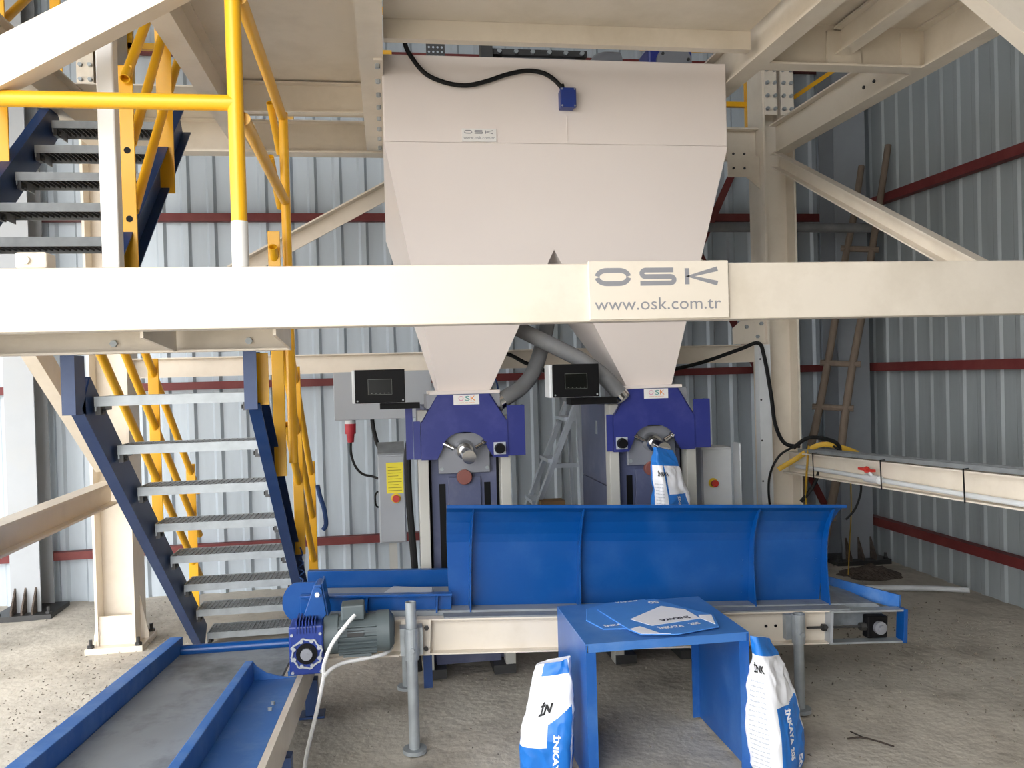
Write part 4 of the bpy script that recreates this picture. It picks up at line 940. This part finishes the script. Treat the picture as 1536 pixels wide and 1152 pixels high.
def bag(name, base, h, w, d, rotz, lean, label, colour, texts, group, top=0.2, seed=1, slant=0.0, nx=180, nz=130, neck=0.25):
    """standing filled bag: rounded-box rings that flatten to a creased, slanting top"""
    rnd = random.Random(seed); off = V(rnd.random()*9, rnd.random()*9, rnd.random()*9)
    def surf(u, v, push=0.0):
        k = 1.0 + 0.07 * math.sin(v * math.pi * 1.3)
        wv = w * (k - neck * max(0, (v - 0.35) / 0.65) ** 1.4); dv = d * (k - (1 - top) * max(0, (v - 0.3) / 0.7) ** 1.25)
        if v < 0.07: q = 0.82 + 0.18 * math.sqrt(v / 0.07); wv *= q; dv *= q
        cx, cy = rrect(u, wv, dv)
        P3 = V(cx*9, cy*9, v*h*7) + off
        nn = noise.noise(P3) * 0.016 + (0.5 - abs(noise.noise(P3 * 1.9))) * 0.016 - 0.004 + noise.noise(P3 * 5) * 0.003
        r = math.hypot(cx, cy) + 1e-6; f = 1 + (nn * (0.35 + 0.9*v) + push) / max(r, 0.03)
        p = V(cx*f, cy*f, v*h + slant * (cx / w) * v**3)
        p.x += lean[0] * v * v; p.y += lean[1] * v * v
        return p
    t = thing(name, base, label, 'bag', group, rot=(0, 0, rotz))
    mb = MB(); vs = [surf(i/nx, j/nz) for j in range(nz+1) for i in range(nx)]
    fs = []; mi = []
    for j in range(nz):
        for i in range(nx):
            fs.append((j*nx+i, j*nx+(i+1) % nx, (j+1)*nx+(i+1) % nx, (j+1)*nx+i)); mi.append(colour((i+0.5)/nx, (j+0.5)/nz))
    n0 = len(vs); vs.append(V(0, 0, 0)); vs.append(sum((surf(i/nx, 1) for i in range(nx)), V(0, 0, 0)) / nx - V(0, 0, 0.006))
    for i in range(nx): fs.append(((i+1) % nx, i, n0)); mi.append(1); fs.append((nz*nx+i, nz*nx+(i+1) % nx, n0+1)); mi.append(0)
    mb.add(vs, fs); mb.mi = mi
    b = mb.build('sack', ['bag_white', 'bag_blue'], t, local=True, smooth=True)
    per = 2 * (w + d) * 0.95
    for (tx, u0, v0, vertical, wd, ht, m_) in texts:
        L = MB()
        def fn(x, y):
            if vertical == 1: uu, vv = u0 + y / per, v0 - x / h     # reads downward
            elif vertical == 2: uu, vv = u0 + (x + 0.25*y) / per, v0 + (y + 0.25*x) / h
            else: uu, vv = u0 + x / per, v0 + y / h
            return surf(uu, min(0.99, max(0.01, vv)), 0.003)
        put_text(L, tx, wd, (0, 0, 0), (1, 0, 0), (0, 1, 0), (0, 0, 1), h=ht, fn=fn, bold=0.045)
        L.build('print', m_, b, local=True)
    return t
INK = '\u0130NKAYA'
def col_left(u, v):
    if 0.66 < u < 0.93: 
        if v > 0.9: return 1
    if u < 0.52: return 0 if v > 0.35 else 1
    if u < 0.76: return 0 if v > 0.33 else 1
    if u < 0.92: return 0 if v > 0.5 + (u - 0.76) * 1.0 else 1
    return 0
bag('cement_bag', (0.595, 3.31, 0), 0.475, 0.2, 0.14, -0.3, (0.04, 0.03), 'blue and white bag leaning beside the left side of the blue table', col_left,
    [('\u0130N', 0.68, 0.57, 2, 0.06, 0.055, 'bag_black'), (INK, 0.80, 0.44, 1, 0.18, 0.028, 'bag_white')], 'blue and white bags', top=0.3, seed=3, slant=0.05, neck=0.32)
def col_right(u, v):
    if v > 0.87: return 1
    if u < 0.625: return 0
    if u < 0.86: return 0 if v > 0.52 + 0.5 * max(0, u - 0.74) else 1
    return 0 if v > 0.3 else 1
lines = [('mm mmm m mm mm mmm', 0.44, 0.68 - 0.034*k, 0, 0.085, 0.005, 'bag_grey') for k in range(19)]
bag('cement_bag', (1.535, 3.2, 0), 0.55, 0.22, 0.16, 0.6, (-0.05, 0.03), 'blue and white bag standing to the right of the blue table', col_right,
    [('\u0130NK', 0.475, 0.745, 0, 0.07, 0.04, 'bag_black'), (INK, 0.70, 0.50, 1, 0.14, 0.036, 'bag_white'), ('205', 0.70, 0.22, 1, 0.05, 0.028, 'bag_white'), ('50', 0.79, 0.14, 1, 0.06, 0.034, 'bag_white')] + lines, 'blue and white bags', top=0.22, seed=5, slant=-0.07, neck=0.5)
def col_mach(u, v):
    if v > 0.84: return 1
    if u < 0.47: return 1
    if u < 0.625: return 0
    if u < 0.645: return 1
    if u < 0.86: return 0 if v > 0.57 else 1
    return 0
bag('cement_bag', (1.515, 4.33, 0.66), 0.56, 0.2, 0.14, 0.45, (-0.05, 0.02), 'blue and white bag hanging on the spout of the right packing machine', col_mach,
    [(INK, 0.55, 0.74, 0, 0.085, 0.03, 'bag_black'), (INK, 0.73, 0.55, 1, 0.13, 0.028, 'bag_white')] + [('mm mmm m mm mm', 0.5, 0.66 - 0.03*k, 0, 0.06, 0.005, 'bag_grey') for k in range(10)], 'blue and white bags', top=0.25, seed=8, slant=-0.04, neck=0.3)
# flat empty bags on the table
def flat_bag(name, poly, regions, z, label, texts, th=0.006):
    t = thing(name, (poly[0][0], poly[0][1], z), label, 'bag', 'empty bags on the table')
    def zz(x, y): return z + 0.004 + 0.004 * noise.noise(V(x*9, y*9, z*50))
    mb = MB(); n = len(poly)
    mb.add([(x, y, z) for x, y in poly] + [(x, y, z + th) for x, y in poly], [(i, (i+1) % n, n + (i+1) % n, n + i) for i in range(n)] + [list(range(n))[::-1], list(range(n, 2*n))])
    b = mb.build('sack', 'bag_flat_blue', t, bevel=0.002)
    for pg in regions:
        k = len(pg); MB().add([(x, y, z + th) for x, y in pg] + [(x, y, z + th + 0.001) for x, y in pg], [(i, (i+1) % k, k + (i+1) % k, k + i) for i in range(k)] + [list(range(k, 2*k))]).build('white_panel', 'bag_white', b)
    for (s, x, y, ang, wd, ht, m_) in texts:
        L = MB(); ux = V(math.cos(ang), math.sin(ang), 0); uy = V(-math.sin(ang), math.cos(ang), 0)
        put_text(L, s, wd, (x, y, z + th + 0.0012), ux, uy, (0, 0, 1), h=ht, bold=0.045); L.build('print', m_, b)
    return t
flat_bag('empty_bag', [(0.86, 3.36), (0.82, 3.5), (0.86, 3.66), (0.98, 3.735), (1.16, 3.75), (1.2, 3.66), (1.1, 3.45), (1.0, 3.34)], [], TZ, 'flat empty blue bag, the lower of the two on the blue table',
    [('\u0130NKAYA', 0.87, 3.375, 0.12, 0.12, 0.03, 'bag_white'), ('\u0130NKAYA', 1.12, 3.735, math.pi + 0.05, 0.11, 0.03, 'bag_white')])
flat_bag('empty_bag', [(0.985, 3.235), (0.955, 3.31), (0.9, 3.62), (1.02, 3.69), (1.2, 3.725), (1.3, 3.53), (1.365, 3.42), (1.325, 3.26), (1.12, 3.205)],
    [[(1.0, 3.44), (1.06, 3.33), (1.29, 3.38), (1.275, 3.52), (1.19, 3.6)], [(0.985, 3.24), (0.96, 3.31), (1.01, 3.335), (1.06, 3.23), (1.1, 3.212)], [(1.3, 3.43), (1.355, 3.42), (1.32, 3.29), (1.29, 3.385)]], TZ + 0.0065, 'flat empty blue and white bag lying on top on the blue table',
    [('\u0130NKAYA', 1.25, 3.425, math.pi + 0.18, 0.14, 0.035, 'bag_black'), ('\u0130NKAYA', 1.075, 3.27, 0.12, 0.11, 0.04, 'bag_white'), ('205', 1.215, 3.295, 0.15, 0.05, 0.03, 'bag_white'), ('50', 1.2, 3.68, math.pi, 0.05, 0.04, 'bag_white')])
# empty sack lying on the left end of the main conveyor
t = thing('empty_bag', (0.1, 4.02, 0.57), 'grey-white empty sack lying on the belt left of the blue guard', 'bag')
mb = MB(); mb.prism([(-0.12, 3.93, 0.577), (0.18, 3.93, 0.566), (0.2, 4.2, 0.564), (0.0, 4.24, 0.574)], (0, 0, 0.02)); s = mb.build('sack', 'bag_grey', t, bevel=0.006)
L = MB(); put_text(L, '\u0130NK', 0.06, (-0.02, 4.0, 0.595), (1, 0, -0.05), (0, 1, 0), (0, 0, 1), h=0.06); L.build('print', 'bag_white', s)

# ================================================================== LADDERS, PIPES, DEBRIS
sl = thing('step_ladder', (1.1, 5.55, 0), 'aluminium step ladder standing between the two machines', 'ladder')
def ladp(x, z, y): return (x, y, z)
for y in (5.5, 5.85):
    MB().bar((0.66, y, 0.0), (1.27, y - 0.05 * (y > 5.6), 1.46), 0.03, 0.06, up=(0, 1, 0)).build('stile', 'aluminium', sl)
for k in range(5):
    f = 0.15 + k * 0.19; x = 0.66 + 0.61*f; z = 1.46 * f
    MB().box(x - 0.04, x + 0.04, 5.52, 5.83, z - 0.012, z + 0.012).build('step', 'aluminium', sl)
for y in (5.52, 5.84):
    MB().bar((1.27, y, 1.44), (1.32, y, 0.0), 0.022, 0.03, up=(0, 1, 0)).build('rear_leg', 'aluminium', sl)
MB().box(1.08, 1.3, 5.52, 5.545, 1.0, 1.03).build('spreader', 'aluminium', sl)
MB().box(1.24, 1.3, 5.49, 5.86, 1.44, 1.47).build('hinge_cap', 'galv_dull', sl)
wl = thing('wooden_ladder', (3.4, 6.1, 0), 'rough wooden pole ladder leaning into the right back corner', 'ladder')
def wobble(a, b, n, amp, seed):
    a = Vector(a); b = Vector(b); return [a.lerp(b, i/n) + V(noise.noise(V(i*0.7, seed, 0)), noise.noise(V(i*0.7, seed, 5)), 0) * amp for i in range(n+1)]
pa0, pa1 = V(2.97, 5.95, 0.0), V(3.88, 6.3, 3.26); pb0, pb1 = V(3.17, 5.85, 0.0), V(4.05, 6.2, 3.4)
MB().tube(wobble(pa0, pa1, 8, 0.03, 1), lambda f: 0.033 - 0.008*f, 10).build('pole', 'wood', wl, smooth=True)
MB().tube(wobble(pb0, pb1, 8, 0.02, 2), lambda f: 0.033 - 0.008*f, 10).build('pole', 'wood', wl, smooth=True)
for f in (0.15, 0.28, 0.405, 0.51, 0.64, 0.79):
    a = pa0.lerp(pa1, f); b = pb0.lerp(pb1, f * 0.95); d = (b - a).normalized() * 0.05
    MB().tube([a - d, b + d], 0.024, 8, sub=1).build('rung', 'wood', wl, smooth=True)
t = thing('grey_conduit', (3.3, 6.0, 2.75), 'long grey conduit running level behind the right column', 'pipe')
MB().cyl((2.3, 6.2, 2.745), (4.02, 6.2, 2.735), 0.036, 14).build('tube', 'hose', t, smooth=True)
MB().cyl((4.02, 6.2, 2.735), (4.06, 6.2, 2.735), 0.04, 14).build('end_clamp', 'chrome', t, smooth=True)
o = MB().tube([(2.9, 5.72, 0.02), (3.37, 5.6, 0.022), (3.8, 5.48, 0.02), (4.05, 5.36, 0.02)], 0.02, 10).build('floor_pipe', 'plastic_white', smooth=True)
tag(o, 'white plastic pipe lying on the floor near the right wall', 'pipe')
# dirt mound
mb = MB(); vs = []; nr, na = 10, 36
for i in range(nr + 1):
    r = i / nr
    for j in range(na):
        a = 2*math.pi*j/na; rr = r * (0.2 + 0.05*noise.noise(V(math.cos(a)*2, math.sin(a)*2, 1)))
        z = 0.085 * (1 - r)**1.1 + 0.03 * noise.noise(V(rr*math.cos(a)*18, rr*math.sin(a)*18, 4)) * (1 - r*0.8) - 0.008
        vs.append((3.72 + 1.25*rr*math.cos(a), 6.05 + rr*math.sin(a), z))
mb.add(vs, [(i*na+j, i*na+(j+1) % na, (i+1)*na+(j+1) % na, (i+1)*na+j) for i in range(nr) for j in range(na)])
tag(mb.build('dirt_pile', 'dirt', smooth=False), 'small dark heap of dirt on the floor near the right wall', 'dirt pile')
o = MB().tube([(1.95, 3.38, 0.008), (2.02, 3.36, 0.014), (2.1, 3.27, 0.008)], 0.004, 6).tube([(2.0, 3.44, 0.01), (2.02, 3.36, 0.013)], 0.003, 6).build('twig', 'twig', smooth=True)
tag(o, 'forked dark twig on the floor right of the bags', 'twig')
o = MB().box(0.98, 1.14, 5.38, 5.5, 0.0, 0.8).build('cardboard_box', 'cardboard')
tag(o, 'brown cardboard box behind the guard at the foot of the ladder', 'box')
# loose chips and pebbles on the floor: uncountable
mb = MB(); rr = random.Random(21)
def chip(x, y, s):
    c = V(x, y, s*0.25 - 0.006); vs = [c + V(rr.uniform(-1, 1), rr.uniform(-1, 1), 0) * s for _ in range(3)] + [c + V(rr.uniform(-.4, .4), rr.uniform(-.4, .4), rr.uniform(0.5, 1)) * s]
    mb.add(vs, [(0, 1, 2), (0, 1, 3), (1, 2, 3), (2, 0, 3)])
for _ in range(1500): chip(rr.uniform(-3.2, 4.0), rr.uniform(2.6, 6.6), rr.uniform(0.004, 0.012))
for _ in range(700): chip(rr.gauss(2.9, 0.5), rr.gauss(4.3, 0.6), rr.uniform(0.004, 0.014))
for _ in range(600): chip(rr.gauss(-1.7, 0.3), rr.gauss(4.6, 0.5), rr.uniform(0.004, 0.012))
tag(mb.build('floor_rubble', 'pebble'), 'loose chips and pebbles strewn over the concrete floor', 'rubble', kind='stuff')
